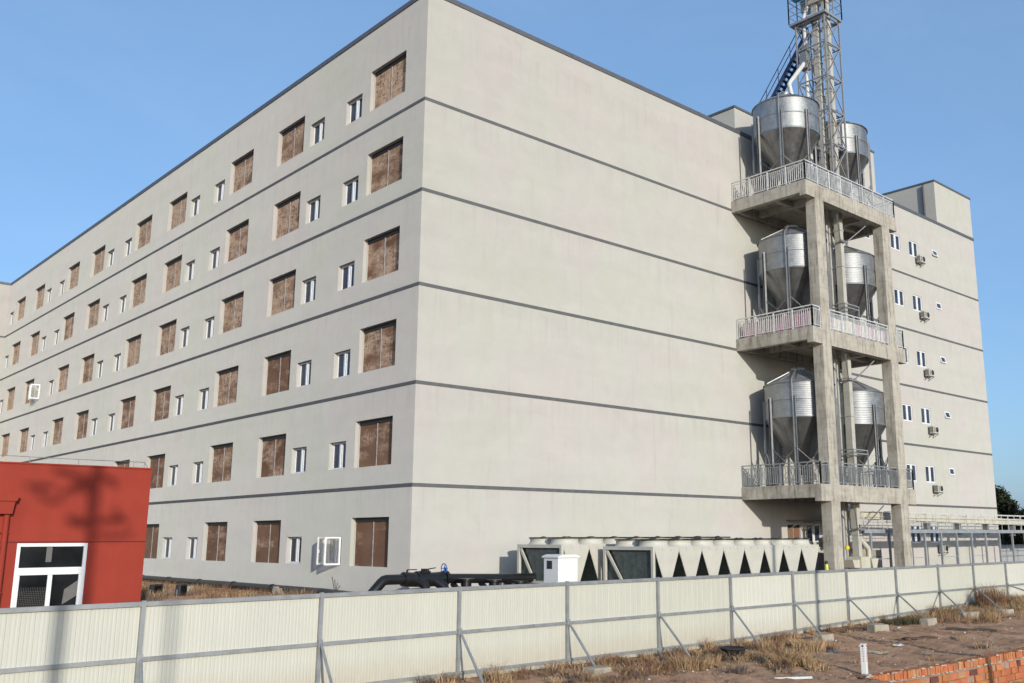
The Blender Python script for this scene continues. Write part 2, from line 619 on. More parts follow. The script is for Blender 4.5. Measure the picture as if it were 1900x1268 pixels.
# ------------------------------------------------------------------ ground
def base_z(x):
    return float(np.interp(x, [6, 12, 22, 40, 80], [-1.33, -1.19, -1.0, -0.8, -0.3]))


def ground_z(x, y):
    b = base_z(x)
    if y >= -8.0:
        return -0.12
    if y >= -9.1:
        t = (y + 9.1) / 1.1
        t = t * t * (3 - 2 * t)
        return b * (1 - t) - 0.12 * t
    yb = -15.43 - 0.093 * (x - 2.62)            # back edge of the brick kerb
    if x > 2.4 and y < yb:
        return b - min(0.75, (yb - y) * 6) if y > -22 else b - 0.75 + min(0.75, (-22 - y) * 0.3)
    if y < -22:
        return b
    return b


rng = np.random.default_rng(5)
xs = np.unique(np.concatenate([np.linspace(-400, -40, 14), np.linspace(-40, -6, 30), np.linspace(-6, 24, 151), np.linspace(24, 60, 40), np.linspace(60, 600, 16)]))
ys = np.unique(np.concatenate([np.linspace(-300, -30, 12), np.linspace(-30, -18, 25), np.linspace(-18, -7.5, 106), np.linspace(-7.5, 20, 40), np.linspace(20, 600, 16)]))
gv = []
for y in ys:
    for x in xs:
        z = ground_z(x, y)
        if -20 < y < -9.2 and -10 < x < 30:
            z += 0.025 * math.sin(x * 2.1 + y * 1.3) + 0.02 * math.sin(x * 5.3 - y * 3.7) + rng.normal(0, 0.012)
        gv.append((x, y, z))
nx = len(xs)
gf = [(j * nx + i, j * nx + i + 1, (j + 1) * nx + i + 1, (j + 1) * nx + i) for j in range(len(ys) - 1) for i in range(nx - 1)]
g = MB().add(gv, gf, True).build('ground', MT['dirt'])
tag(g, kind='structure')

# ------------------------------------------------------------------ factory building
S = 3.6
ZB = [3.75 + S * k for k in range(5)]         # underside line of each storey
ZR = 22.52
LX, LY = 46.6, 60.24
fac = thing('factory_building', 'long six storey cream rendered factory block with dark grey storey lines and brown cooling pads', 'building', (0, 0, -0.2))
fac.location = (0, 0, 0)


def wall_grid(mb, plane, u0, u1, z0, z1, openings, depth):
    """rectangular wall with openings and their reveals. plane 'x' (facing -x, u = y) or 'y' (facing -y, u = x)"""
    us = sorted({u0, u1} | {round(o[0], 4) for o in openings} | {round(o[1], 4) for o in openings})
    zs = sorted({z0, z1} | {round(o[2], 4) for o in openings} | {round(o[3], 4) for o in openings})
    P = (lambda u, z, d=0: (d, u, z)) if plane == 'x' else (lambda u, z, d=0: (u, d, z))
    idx = {}
    vs, fs = [], []

    def vid(u, z, d=0):
        k = (round(u, 4), round(z, 4), d)
        if k not in idx:
            idx[k] = len(vs)
            vs.append(P(u, z, d))
        return idx[k]
    cells = {}
    for o in openings:
        for i in range(len(us) - 1):
            if us[i] >= o[0] - 1e-3 and us[i + 1] <= o[1] + 1e-3:
                for j in range(len(zs) - 1):
                    if zs[j] >= o[2] - 1e-3 and zs[j + 1] <= o[3] + 1e-3:
                        cells[(i, j)] = 1
    for i in range(len(us) - 1):
        for j in range(len(zs) - 1):
            if (i, j) in cells:
                continue
            fs.append((vid(us[i], zs[j]), vid(us[i + 1], zs[j]), vid(us[i + 1], zs[j + 1]), vid(us[i], zs[j + 1])))
    for a, b, c, d in openings:
        for p, q in (((a, c), (b, c)), ((b, c), (b, d)), ((b, d), (a, d)), ((a, d), (a, c))):
            fs.append((vid(*p), vid(*q), vid(q[0], q[1], depth), vid(p[0], p[1], depth)))
    mb.add(vs, fs)


# columns of the long facade: repeating big, small | small, big
BIG, SML = [], []
for k in range(5):
    o = 13.4 * k
    BIG.append((1.40 + o, 3.98 + o))
    SML.append((4.62 + o, 5.88 + o))
    if k < 4:
        SML.append((7.74 + o, 9.0 + o))
        BIG.append((9.60 + o, 12.18 + o))
rows = [k * S for k in range(6)]
opsX, bigs, smalls = [], [], []
for rk, rz in enumerate(rows):
    for a, b in BIG:
        opsX.append((a, b, 0.93 + rz, 2.68 + rz)); bigs.append((a, b, 0.93 + rz, 2.68 + rz, rk))
    for a, b in SML:
        opsX.append((a, b, 0.95 + rz, 2.0 + rz)); smalls.append((a, b, 0.95 + rz, 2.0 + rz, rk))
opsY, winY, tinY = [], [], []
for rk, rz in enumerate(rows):
    for a, b in ((34.72, 35.9), (37.02, 38.2)):
        opsY.append((a, b, 1.55 + rz, 2.57 + rz)); winY.append((a, b, 1.55 + rz, 2.57 + rz))
    opsY.append((40.1, 40.78, 2.12 + rz, 2.56 + rz)); tinY.append((40.1, 40.78, 2.12 + rz, 2.56 + rz))
    if rk:
        opsY.append((31.0, 32.3, 1.55 + rz, 2.57 + rz)); winY.append((31.0, 32.3, 1.55 + rz, 2.57 + rz))
opsY.append((23.93, 25.2, 1.66, 2.58)); winY.append((23.93, 25.2, 1.66, 2.58))
padY = (22.22, 23.35, 0.6, 2.52)
opsY.append(padY)
DEP = 0.24
w = MB()
wall_grid(w, 'x', 0, LY, -0.3, ZR, opsX, DEP)
wall_grid(w, 'y', 0, LX, -0.3, ZR, opsY, 0.14)
# far sides, roof and the wing at the far left
w.add([(LX, 0, -0.3), (LX, 75, -0.3), (LX, 75, ZR), (LX, 0, ZR)], [(0, 1, 2, 3)])
w.add([(0, LY, -0.3), (-26, LY, -0.3), (-26, LY, ZR), (0, LY, ZR)], [(0, 1, 2, 3)])
w.add([(-26, LY, -0.3), (-26, 75, -0.3), (-26, 75, ZR), (-26, LY, ZR)], [(0, 1, 2, 3)])
w.add([(-26, 75, -0.3), (LX, 75, -0.3), (LX, 75, ZR), (-26, 75, ZR)], [(0, 1, 2, 3)])
w.build('wall', MT['wall'], fac, recalc=False)
r = MB().add([(0.3, 0.3, ZR - 0.3), (LX - 0.3, 0.3, ZR - 0.3), (LX - 0.3, 74.7, ZR - 0.3), (0.3, 74.7, ZR - 0.3)], [(0, 1, 2, 3)])
r.add([(-25.7, LY + 0.3, ZR - 0.3), (0.3, LY + 0.3, ZR - 0.3), (0.3, 74.7, ZR - 0.3), (-25.7, 74.7, ZR - 0.3)], [(0, 1, 2, 3)])
r.build('roof', MT['roof'], fac)
# dark inside so nothing is seen through the building
for k, z in enumerate(ZB):
    b = MB()
    t0, t1 = z - 0.065, z + 0.065
    b.box(-0.012, 0.0, 0.0, LY - 0.012, t0, t1)
    b.box(-0.012, LX, -0.012, -0.0001, t0, t1)
    b.box(-26, -0.0121, LY - 0.012, LY, t0, t1)
    b.build('storey_line', MT['band'], fac)
c = MB()
c.box(-0.04, 0.35, 0.35, LY - 0.04, ZR, ZR + 0.2)
c.box(-0.04, LX + 0.04, -0.04, 0.3499, ZR, ZR + 0.2)
c.box(-26, 0.35, LY - 0.0399, LY + 0.35, ZR, ZR + 0.2)
c.build('parapet_cap', MT['cap'], fac)


def make_pad(parent, wid, hei):
    p = MB().box(-wid / 2, wid / 2, -0.02, 0.02, -hei / 2, hei / 2).build('cooling_pad', MT['pad'], parent)
    d = MB().box(-0.02, 0.02, -0.05, -0.0215, -hei / 2, hei / 2 - 0.15)
    d.build('divider_bar', MT['bar'], p)
    MB().box(-wid / 2, -wid / 2 + 0.05, -0.055, -0.0215, -hei / 2, hei / 2).build('edge_strip', MT['wall'], p)
    MB().box(-wid / 2 + 0.051, wid / 2, -0.058, -0.0216, hei / 2 - 0.15, hei / 2).build('soffit_shade', MT['dark'], p)  # dark strip standing in for the soffit shadow across the pad top
    return p


def make_window(parent, wid, hei, mull=0.22, leaf=True, open_side=False):
    f = MB()
    fr = 0.07
    f.box(-wid / 2, wid / 2, -0.035, 0.035, -hei / 2, -hei / 2 + fr)
    f.box(-wid / 2, wid / 2, -0.035, 0.035, hei / 2 - fr, hei / 2)
    f.box(-wid / 2, -wid / 2 + fr, -0.035, 0.035, -hei / 2 + fr, hei / 2 - fr)
    f.box(wid / 2 - fr, wid / 2, -0.035, 0.035, -hei / 2 + fr, hei / 2 - fr)
    if mull:
        f.box(-mull / 2, mull / 2, -0.03, 0.03, -hei / 2 + fr, hei / 2 - fr)
        f.box(-0.02, 0.02, -0.05, -0.0301, -hei / 2 + fr, hei / 2 - fr)
    o = f.build('casement_window', MT['white'], parent)
    if not open_side:
        MB().box(-wid / 2 + fr, wid / 2 - fr, 0.005, 0.012, -hei / 2 + fr, hei / 2 - fr).build('pane', MT['glass'], o)
    else:
        MB().box(-wid / 2 + fr, -mull / 2, 0.005, 0.012, -hei / 2 + fr, hei / 2 - fr).build('pane', MT['glass'], o)
        MB().box(-wid / 2, wid / 2, 0.5, 0.52, -hei / 2, hei / 2).build('interior', MT['dark'], o)
    return o


RZ = -PI / 2
random.seed(3)
pad0 = win0 = None
for a, b, z0, z1, rk in bigs:
    if pad0 is None:
        p = pad0 = make_pad(fac, b - a, z1 - z0)
    else:
        p = copy_tree(pad0, fac)
    p.location = (DEP - 0.03, (a + b) / 2, (z0 + z1) / 2)
    p.rotation_euler[2] = RZ
    far = (a / 60.0)
    amt = [0.42, 0.46, 0.52, 0.66, 0.74, 0.80][rk] + 0.25 * far + random.uniform(-0.22, 0.15)
    p.color = (min(1, max(0, amt)), min(0.65, max(0, 0.06 + 0.5 * far * far + random.uniform(-0.06, 0.1))), 0, 1)
special = {(0, 0), (3, 7)}                     # the two casements standing open
for i, (a, b, z0, z1, rk) in enumerate(smalls):
    ci = i % len(SML)
    if (rk, ci) in special:
        p = make_window(fac, b - a, z1 - z0, open_side=True)
        # both sashes turned out on their jambs
        for side in (1, -1):
            s = MB()
            sw, sh, fr = 0.60, z1 - z0 - 0.02, 0.06
            s.box(-sw, 0, -0.025, 0.025, -sh / 2, -sh / 2 + fr)
            s.box(-sw, 0, -0.025, 0.025, sh / 2 - fr, sh / 2)
            s.box(-sw, -sw + fr, -0.025, 0.025, -sh / 2 + fr, sh / 2 - fr)
            s.box(-fr, 0, -0.025, 0.025, -sh / 2 + fr, sh / 2 - fr)
            s.box(-sw + 0.015, -sw + 0.035, -0.06, -0.0251, -0.08, 0.04)
            so = s.build('open_sash', MT['white'], p)
            so.location = (side * (b - a) / 2 - side * 0.02, -0.20, 0)
            so.rotation_euler[2] = math.radians(75 if side == 1 else 128)
            MB().box(-sw + fr, -fr, -0.004, 0.004, -sh / 2 + fr, sh / 2 - fr).build('pane', MT['glass_clear'], so)
    elif win0 is None:
        p = win0 = make_window(fac, b - a, z1 - z0)
    else:
        p = copy_tree(win0, fac)
    p.location = (0.18, (a + b) / 2, (z0 + z1) / 2)
    p.rotation_euler[2] = RZ
wy0 = None
for a, b, z0, z1 in winY:
    if wy0 is None:
        p = wy0 = make_window(fac, 1.18, 1.02)
    else:
        p = copy_tree(wy0, fac)
        p.scale = ((b - a) / 1.18, 1, (z1 - z0) / 1.02)
    p.location = ((a + b) / 2, 0.07, (z0 + z1) / 2)
ty0 = None
for k, (a, b, z0, z1) in enumerate(tinY):
    if ty0 is None:
        p = ty0 = make_window(fac, b - a, z1 - z0, 0)
        p.name = 'hopper_window'
    else:
        p = copy_tree(ty0, fac)
    tilt = [0.5, 0.18, 0.45, 0.4, 0.25, 0.5][k]
    p.location = ((a + b) / 2, 0.02 - 0.1 * tilt, (z0 + z1) / 2)
    p.rotation_euler[0] = -tilt * 0.6
p = make_pad(fac, padY[1] - padY[0], padY[3] - padY[2])
p.location = ((padY[0] + padY[1]) / 2, 0.1, (padY[2] + padY[3]) / 2)
p.color = (0.1, 0.1, 0, 1)


def penthouse(x0, x1, y0, y1, z1, pipe=False):
    m = MB().box(x0, x1, y0, y1, ZR - 0.2, z1)
    o = m.build('stair_head', MT['wall'], fac)
    MB().box(x0 - 0.05, x1 + 0.05, y0 - 0.05, y1 + 0.05, z1, z1 + 0.12).build('parapet_cap', MT['cap'], o)
    if pipe:
        MB().tube((x0 - 0.12, y0 + 0.75, ZR - 0.2), (x0 - 0.12, y0 + 0.75, z1 - 0.1), 0.07).build('rain_pipe', MT['band'], o)


penthouse(41.22, LX, 0.001, 4.5, 25.62, True)
penthouse(19.62, 25.0, 0.36, 3.4, 24.2)
penthouse(27.6, 33.95, 0.36, 5.0, 25.7)

# air conditioners hung on the right wall
def make_ac(loc, label, hose=True):
    t = thing('air_conditioner', label, 'air conditioner', (loc[0], loc[1] + 0.06, loc[2] + 0.06), 0, 'air conditioners on the right wall')
    t.scale = (0.82, 0.82, 0.82)
    b = MB().box(-0.42, 0.42, -0.17, 0.17, 0, 0.56).build('casing', MT['acwhite'], t)
    bevel(b, 0.02)
    b.parent = t
    f = MB()
    f.lathe([(0.21, 0), (0.21, 0.012), (0.0, 0.012)], n=24)
    fo = f.build('fan_grille', MT['dark'], t, (0.13, -0.171, 0.28))
    fo.rotation_euler = (PI / 2, 0, 0)
    v = MB()
    for k in range(9):
        v.box(-0.38, -0.13, -0.178, -0.1705, 0.08 + k * 0.047, 0.10 + k * 0.047)
    v.build('louvre', MT['dark'], t)
    v = MB()
    for k in range(7):
        v.box(-0.428, -0.4205, -0.14, 0.14, 0.08 + k * 0.06, 0.11 + k * 0.06)
    v.build('louvre', MT['dark'], t)
    for sx in (-0.3, 0.3):
        br = MB().beam((sx, -0.2, -0.02), (sx, 0.33, -0.02), 0.04)
        br.beam((sx, -0.18, -0.04), (sx, 0.33, -0.3), 0.035)
        br.build('bracket', MT['galv_dull'], t)
    if hose:
        h = MB().path([(0.42, 0.1, 0.1), (0.6, 0.2, 0.02), (0.85, 0.28, 0.15), (1.02, 0.31, 0.5), (1.06, 0.32, 0.9), (0.98, 0.345, 1.25)], 0.022, 6)
        h.build('hose', MT['acwhite'], t)
    return t


names = ['lowest on the right wall, half hidden by the walkway', 'second lowest on the right wall, below a window', 'third from the bottom on the right wall', 'fourth from the bottom on the right wall', 'second highest on the right wall, below a window', 'highest on the right wall, near the roof line']
for k in range(6):
    z = [0.92, 4.5, 8.1, 11.7, 15.42, 19.1][k]
    make_ac((37.98 if k else 38.05, -0.33, z), 'cream air conditioner, ' + names[k], k > 0)
make_ac((25.35, -0.33, 1.4), 'air conditioner beside the dark window under the silo tower', False)

# rain canopy over the openings under the tower
t = thing('canopy', 'thin steel rain canopy over the dark window under the silo tower', 'canopy', (23.7, 0, 2.72))
m = MB().box(-1.6, 1.7, -0.85, -0.002, 0, 0.035)
m.build('sheet', MT['galv_dull'], t)
for x in (-1.5, 0, 1.6):
    m = MB().beam((x, -0.01, -0.02), (x, -0.85, -0.02), 0.04)
    m.beam((x, -0.01, -0.5), (x, -0.8, -0.03), 0.03)
    m.build('bracket', MT['lattice'], t)

# ------------------------------------------------------------------ silo tower
PX0, PX1, PY = 18.57, 27.1, -4.42
PT = [4.25, 11.46, 18.6]
tow = thing('silo_tower', 'three deck raw concrete tower carrying feed silos against the right wall', 'tower', (22.8, PY, -0.12))
tx, ty, tz = 22.8, PY, -0.12
def L(p):
    return (p[0] - tx, p[1] - ty, p[2] - tz)
def tbox(m, x0, x1, y0, y1, z0, z1):
    return m.box(x0 - tx, x1 - tx, y0 - ty, y1 - ty, z0 - tz, z1 - tz)
for x0 in (19.33, 25.56):
    m = MB()
    tbox(m, x0, x0 + 0.74, PY + 0.004, PY + 0.56, -0.3, PT[2] - 0.1)
    bevel(m.build('column', MT['concrete'], tow), 0.02)
for k, z in enumerate(PT):
    m = MB()
    tbox(m, PX0 + 0.3, PX1 - 0.3, PY + 0.36, -0.001, z - 0.16, z)            # slab
    tbox(m, PX0, PX1, PY, PY + 0.36, z - 0.76, z + 0.003)                   # front beam
    tbox(m, PX0, PX0 + 0.3, PY + 0.36, -0.001, z - 0.60, z + 0.001)            # edge beams
    tbox(m, PX1 - 0.3, PX1, PY + 0.36, -0.001, z - 0.60, z + 0.001)
    tbox(m, PX0 + 0.3, PX1 - 0.3, -0.3, -0.001, z - 0.58, z - 0.16)
    for x in (20.6, 24.9):
        tbox(m, x - 0.13, x + 0.13, PY + 0.36, -0.3, z - 0.5, z - 0.16)
    tbox(m, PX0 + 0.3, PX1 - 0.3, -2.4, -2.12, z - 0.45, z - 0.161)
    bevel(m.build('platform', MT['concrete'], tow), 0.015)
    # railing: left side, front in two runs, right side
    m = MB()
    H = 1.0
    yf = PY + 0.06
    runs = [((18.65, -0.05), (18.65, yf)), ((18.65, yf), (19.28, yf)), ((20.12, yf), (25.5, yf)), ((26.36, yf), (27.03, yf)), ((27.03, yf), (27.03, -0.05))]
    if k == 2:
        runs = [((18.65, -0.05), (18.65, yf)), ((18.65, yf), (27.03, yf)), ((27.03, yf), (27.03, -0.05))]
    for (xa, ya), (xb, yb) in runs:
        ln = math.hypot(xb - xa, yb - ya)
        P = lambda t, zz: L((xa + (xb - xa) * t, ya + (yb - ya) * t, z + zz))
        for zz, wd in ((H, 0.05), (H - 0.14, 0.03), (0.1, 0.03)):
            m.beam(P(0, zz), P(1, zz), wd)
        npst = max(1, round(ln / 1.1))
        for i in range(npst + 1):
            m.beam(P(i / npst, 0), P(i / npst, H), 0.05)
        nb = max(1, round(ln / 0.115))
        for i in range(1, nb):
            m.beam(P(i / nb, 0.1), P(i / nb, H - 0.14), 0.026)
    m.build('railing', MT['rail'] if k == 0 else MT['picket'], tow)

# ------------------------------------------------------------------ silos
R_, Z0, ZC0, ZC1, ZAP = 1.65, 0.0, 3.2, 4.82, 5.68
def corr_profile(z0, z1, r, pitch=0.0905, amp=0.012):
    n = round((z1 - z0) / pitch)
    out = []
    for i in range(n * 4 + 1):
        out.append((r + amp * math.sin(2 * PI * i / 4), z0 + (z1 - z0) * i / (n * 4)))
    return out


def make_silo(label, loc):
    t = thing('feed_silo', label, 'silo', loc, 0, 'galvanised feed silos on the concrete tower')
    m = MB()
    zm = (ZC0 + ZC1) / 2
    m.lathe([(R_ + 0.02, ZC0 - 0.03), (R_ + 0.02, ZC0 + 0.02)] + corr_profile(ZC0 + 0.02, zm - 0.01, R_) + [(R_ + 0.025, zm - 0.01), (R_ + 0.025, zm + 0.01)] + corr_profile(zm + 0.01, ZC1, R_) + [(R_ + 0.03, ZC1), (R_ + 0.03, ZC1 + 0.03)], n=72)
    m.build('cylinder', MT['galv'], t)
    m = MB()
    ns = 12
    for i in range(ns):               # flat steel petals of the hopper
        a0, a1 = 2 * PI * i / ns, 2 * PI * (i + 1) / ns
        sub = 5
        vs = []
        for j in range(sub + 1):
            a = a0 + (a1 - a0) * j / sub
            vs.append((R_ * math.cos(a), R_ * math.sin(a), ZC0 - 0.03))
            vs.append((0.2 * math.cos(a), 0.2 * math.sin(a), ZC0 - 2.4))
        m.add(vs, [(2 * j, 2 * j + 1, 2 * j + 3, 2 * j + 2) for j in range(sub)], True)
        p0 = Vector((R_ * math.cos(a0), R_ * math.sin(a0), ZC0 - 0.03)); p1 = Vector((0.2 * math.cos(a0), 0.2 * math.sin(a0), ZC0 - 2.4))
        off = Vector((math.cos(a0), math.sin(a0), -0.5)) * 0.006
        m.beam(p0 + off, p1 + off, 0.03, 0.012)
    m.lathe([(0.2, ZC0 - 2.4), (0.2, ZC0 - 2.65), (0.0, ZC0 - 2.65)], n=16)
    m.build('hopper', MT['cone'], t, recalc=False)
    m = MB()
    m.lathe([(R_ + 0.07, ZC1 + 0.0), (R_ + 0.06, ZC1 + 0.03), (0.3, ZAP - 0.12), (0.3, ZAP - 0.02), (0.34, ZAP), (0, ZAP + 0.06)], n=48)
    for i in range(12):
        a = 2 * PI * i / 12
        m.beam((R_ * math.cos(a), R_ * math.sin(a), ZC1 + 0.07), (0.3 * math.cos(a), 0.3 * math.sin(a), ZAP - 0.09), 0.03, 0.04)
    m.build('roof', MT['galv'], t, recalc=False)
    zt = ZC0 + 0.95
    a_off = math.radians(25)
    ang = [a_off + 2 * PI * i / 8 for i in range(8)]
    rl = R_ + 0.075
    for a in ang:
        m = MB()
        ca, sa = math.cos(a), math.sin(a)
        px, py = rl * ca, rl * sa
        tvx, tvy = -sa, ca
        for s in (-1, 1):            # a channel: two flanges and a web
            m.beam((px + tvx * 0.065 * s, py + tvy * 0.065 * s, 0), (px + tvx * 0.065 * s, py + tvy * 0.065 * s, zt), 0.02, 0.10, up=(ca, sa, 0))
        m.beam((px - ca * 0.04, py - sa * 0.04, 0), (px - ca * 0.04, py - sa * 0.04, zt), 0.11, 0.012, up=(ca, sa, 0))
        m.box(px - 0.12, px + 0.12, py - 0.12, py + 0.12, 0, 0.015)
        m.build('leg', MT['galv_dull'], t)
    for i in range(8):
        m = MB()
        a, b = ang[i], ang[(i + 1) % 8]
        for za, zb in ((0.55, 1.75), (1.75, 0.55)):
            m.beam((rl * math.cos(a), rl * math.sin(a), za), (rl * math.cos(b), rl * math.sin(b), zb), 0.05, 0.012)
        m.build('cross_brace', MT['galv_dull'], t)
    # ladder rail up the side
    m = MB()
    a = math.radians(203)
    x, y = (R_ + 0.1) * math.cos(a), (R_ + 0.1) * math.sin(a)
    m.path([(x, y, 3.9), (x, y, 4.3), (x, y, ZC1 + 0.05), (x * 0.97, y * 0.97, ZC1 + 0.14), (0.35 * math.cos(a), 0.35 * math.sin(a), ZAP + 0.04)], 0.032, 8)
    m.build('fill_pipe', MT['galv_dull'], t)
    return t


SX = (20.45, 25.12)
deck = ['lowest', 'middle', 'top']
s0 = None
for k, z in enumerate(PT):
    for j, x in enumerate(SX):
        lab = 'galvanised corrugated feed silo on the %s tower deck, %s' % (deck[k], 'the one nearer the long blank wall' if j == 0 else 'the one nearer the air conditioners')
        if s0 is None:
            s0 = make_silo(lab, (x, -2.25, z))
        else:
            c = copy_tree(s0)
            c.location = (x, -2.25, z)
            c['label'] = lab

# sheeting added to imitate pink and white false colour on the middle railing
def sheeting(name, p, q, z0, h, seed, label, pink):
    rn = random.Random(seed)
    n = 46
    m = MB()
    vs, cols = [], []
    for i in range(n + 1):
        t_ = i / n
        off = 0.03 * math.sin(i * 1.9) + rn.uniform(-0.012, 0.012)
        x, y = p[0] + (q[0] - p[0]) * t_, p[1] + (q[1] - p[1]) * t_
        nxv = (q[1] - p[1], -(q[0] - p[0]))
        ln = math.hypot(*nxv)
        x += nxv[0] / ln * off; y += nxv[1] / ln * off
        sag = 0.06 * math.sin(t_ * PI * 3) ** 2
        for k in range(4):
            vs.append((x, y, z0 + 0.06 + (h - sag - 0.06) * k / 3))
    for i in range(n):
        tint = rn.choice([(0.60, 0.28, 0.44), (0.60, 0.44, 0.50)]) if rn.random() < pink else rn.choice([(0.64, 0.62, 0.60), (0.62, 0.58, 0.56), (0.62, 0.59, 0.52)])
        for k in range(3):
            m.add([vs[i * 4 + k], vs[(i + 1) * 4 + k], vs[(i + 1) * 4 + k + 1], vs[i * 4 + k + 1]], [(0, 1, 2, 3)], True, tint)
    tag(m.build(name, MT['added_sheet'], None, recalc=False), label, 'sheeting', 'sheeting added for false colour on the middle deck railing')


sheeting('added_sheeting', (18.78, -0.3), (18.78, -4.2), PT[1], 0.78, 1, 'pink and white sheeting added for false colour, side railing of the middle deck', 0.6)
sheeting('added_sheeting', (20.25, -4.26), (25.4, -4.26), PT[1], 0.74, 2, 'whitish sheeting added for false colour, front railing of the middle deck', 0.12)

# ------------------------------------------------------------------ bucket elevator
el = thing('bucket_elevator', 'cream twin leg bucket elevator rising through the silo tower to a blue motor', 'elevator', (23.0, -3.1, 0))
ex, ey = 23.0, -3.1
def ebox(m, x0, x1, y0, y1, z0, z1):
    return m.box(x0 - ex, x1 - ex, y0 - ey, y1 - ey, z0, z1)
for ya, yb in ((-3.56, -3.22), (-2.93, -2.60)):
    m = MB()
    ebox(m, 22.84, 23.13, ya, yb, 0.6, 30.2)
    z = 2.0
    while z < 30:
        ebox(m, 22.81, 23.16, ya - 0.03, yb + 0.03, z, z + 0.05)
        z += 1.9
    m.build('leg_casing', MT['casing'], el)
m = MB()
m.prism([(-3.75 - ey, 30.2), (-2.4 - ey, 30.2), (-2.3 - ey, 31.0), (-2.5 - ey, 31.9), (-3.1 - ey, 32.3), (-3.65 - ey, 31.9), (-3.85 - ey, 31.0)], 'x', 22.72 - ex, 23.3 - ex)
ebox(m, 22.85, 23.3, -2.3, -1.95, 30.0, 30.7)
m.build('head', MT['cream'], el)
m = MB()
m.prism([(-3.0 - ey, 30.55), (-1.75 - ey, 30.55), (-1.65 - ey, 31.3), (-1.75 - ey, 31.8), (-3.0 - ey, 31.8)], 'x', 22.2 - ex, 22.66 - ex)
bevel(m.build('motor_cover', MT['skyblue'], el), 0.08, 3)
m = MB()
ebox(m, 22.6, 23.4, -3.8, -2.4, 0.3, 1.0)
m.prism([(22.0 - ex, 0.86), (22.6 - ex, 0.86), (22.6 - ex, 0.5), (22.15 - ex, 0.5)], 'y', -3.7 - ey, -3.1 - ey)
m.build('boot', MT['cream'], el)
E3 = lambda x, y, z: (x - ex, y - ey, z)
MB().path([E3(23.2, -3.4, 1.85), E3(23.55, -3.4, 1.62), E3(23.9, -3.4, 1.4), E3(23.98, -3.4, 1.25), E3(23.98, -3.4, 0.92)], 0.13, 8).build('inlet_chute', MT['cream'], el)
MB().prism([(23.62 - ex, 0.90), (24.3 - ex, 0.90), (24.12 - ex, 0.45), (23.78 - ex, 0.45)], 'y', -3.72 - ey, -3.12 - ey).build('inlet_hopper', MT['cream'], el)
m = MB()
ebox(m, 22.96, 23.08, -3.575, -3.5605, 1.95, 2.5)
m.build('sight_window', MT['dark'], el)
MB().path([E3(22.62, -2.25, 20.5), E3(22.62, -2.25, 26), E3(22.62, -2.25, 29.5), E3(22.9, -2.4, 30.4)], 0.10, 12).build('spout', MT['spout'], el)
MB().path([E3(22.5, -2.3, 26.85), E3(21.78, -2.2, 25.98), E3(21.08, -2.2, 25.2), E3(20.98, -2.2, 25.05), E3(21.04, -2.2, 24.9), E3(21.22, -2.2, 24.4), E3(21.25, -2.22, 23.9)], 0.115, 12).build('spout', MT['spout'], el)
MB().tube(E3(23.3, -2.2, 27.0), E3(25.0, -2.25, 24.2), 0.10, 12).build('spout', MT['spout'], el)
m = MB()
ebox(m, 22.3, 22.75, -2.5, -2.05, 26.4, 27.2)
m.prism([(22.3 - ex, 27.2), (22.75 - ex, 27.2), (22.7 - ex, 27.9), (22.55 - ex, 27.9)], 'y', -2.45 - ey, -2.1 - ey)
m.build('diverter', MT['galv_dull'], el)
for z in PT[:2]:
    for sx in (-1, 1):
        MB().tube(E3(23.0, -2.7, z + 6.0), E3(23.0 + sx * 1.6, -2.35, z + 5.25), 0.1, 10).build('distribution_spout', MT['cream'], el)
for z in (3.4, 10.6, 17.7):
    for xe in (24.6, 21.9):
        MB().beam(E3(23.0 + 0.3 * (1 if xe > 23 else -1), -3.63, z - 1.05), E3(xe, -4.0, z), 0.05).build('stay', MT['galv_dull'], el)
    m = MB()
    ebox(m, 22.66, 23.33, -3.7, -3.6, z - 1.15, z - 1.05)
    m.build('clamp', MT['galv_dull'], el)
    MB().tube(E3(22.55, -2.95, z - 3.4), E3(22.55, -2.95, z), 0.11, 10).build('riser_pipe', MT['galv_dull'], el)
for z in (5.85, 13.05):
    m = MB()
    for a, b in (((22.3, -3.9), (23.6, -3.9)), ((22.3, -2.4), (23.6, -2.4)), ((22.3, -3.9), (22.3, -2.4)), ((23.6, -3.9), (23.6, -2.4))):
        for dz in (0, 0.18):
            m.beam(E3(a[0], a[1], z + dz), E3(b[0], b[1], z + dz), 0.05)
    for cx, cy in ((22.3, -3.9), (23.6, -3.9), (22.3, -2.4), (23.6, -2.4)):
        m.beam(E3(cx, cy, z - 1.6), E3(cx, cy, z + 0.2), 0.045)
    m.build('service_frame', MT['lattice'], el)

# lattice mast round the elevator above the top deck
la = thing('lattice_mast', 'grey steel lattice mast with caged top platform above the silo tower', 'mast', (23.05, -2.78, PT[2]))
lx, ly, lz = 23.05, -2.78, PT[2]
xa, xb, ya, yb = 22.35, 23.78, -3.66, -1.9
LL = lambda x, y, z: (x - lx, y - ly, z - lz)
cor = [(xa, ya), (xb, ya), (xb, yb), (xa, yb)]
for cx, cy in cor:
    MB().beam(LL(cx, cy, lz + 0.003), LL(cx, cy, 29.05), 0.075).build('corner_post', MT['lattice'], la)
m = MB()
lev = [19.9, 21.8, 23.7, 25.6, 27.5, 29.0]
for i, z in enumerate(lev):
    for j in range(4):
        (x1, y1), (x2, y2) = cor[j], cor[(j + 1) % 4]
        m.beam(LL(x1, y1, z), LL(x2, y2, z), 0.06)
        if i:
            zp = lev[i - 1]
            m.beam(LL(x1, y1, zp), LL(x2, y2, z), 0.045)
            m.beam(LL(x2, y2, zp), LL(x1, y1, z), 0.045)
    # stubs to the casing
    m.beam(LL(xb, -3.4, z), LL(23.17, -3.4, z), 0.07)
    m.beam(LL(xa, -2.7, z), LL(22.83, -2.7, z), 0.07)
m.build('bracing', MT['lattice'], la)
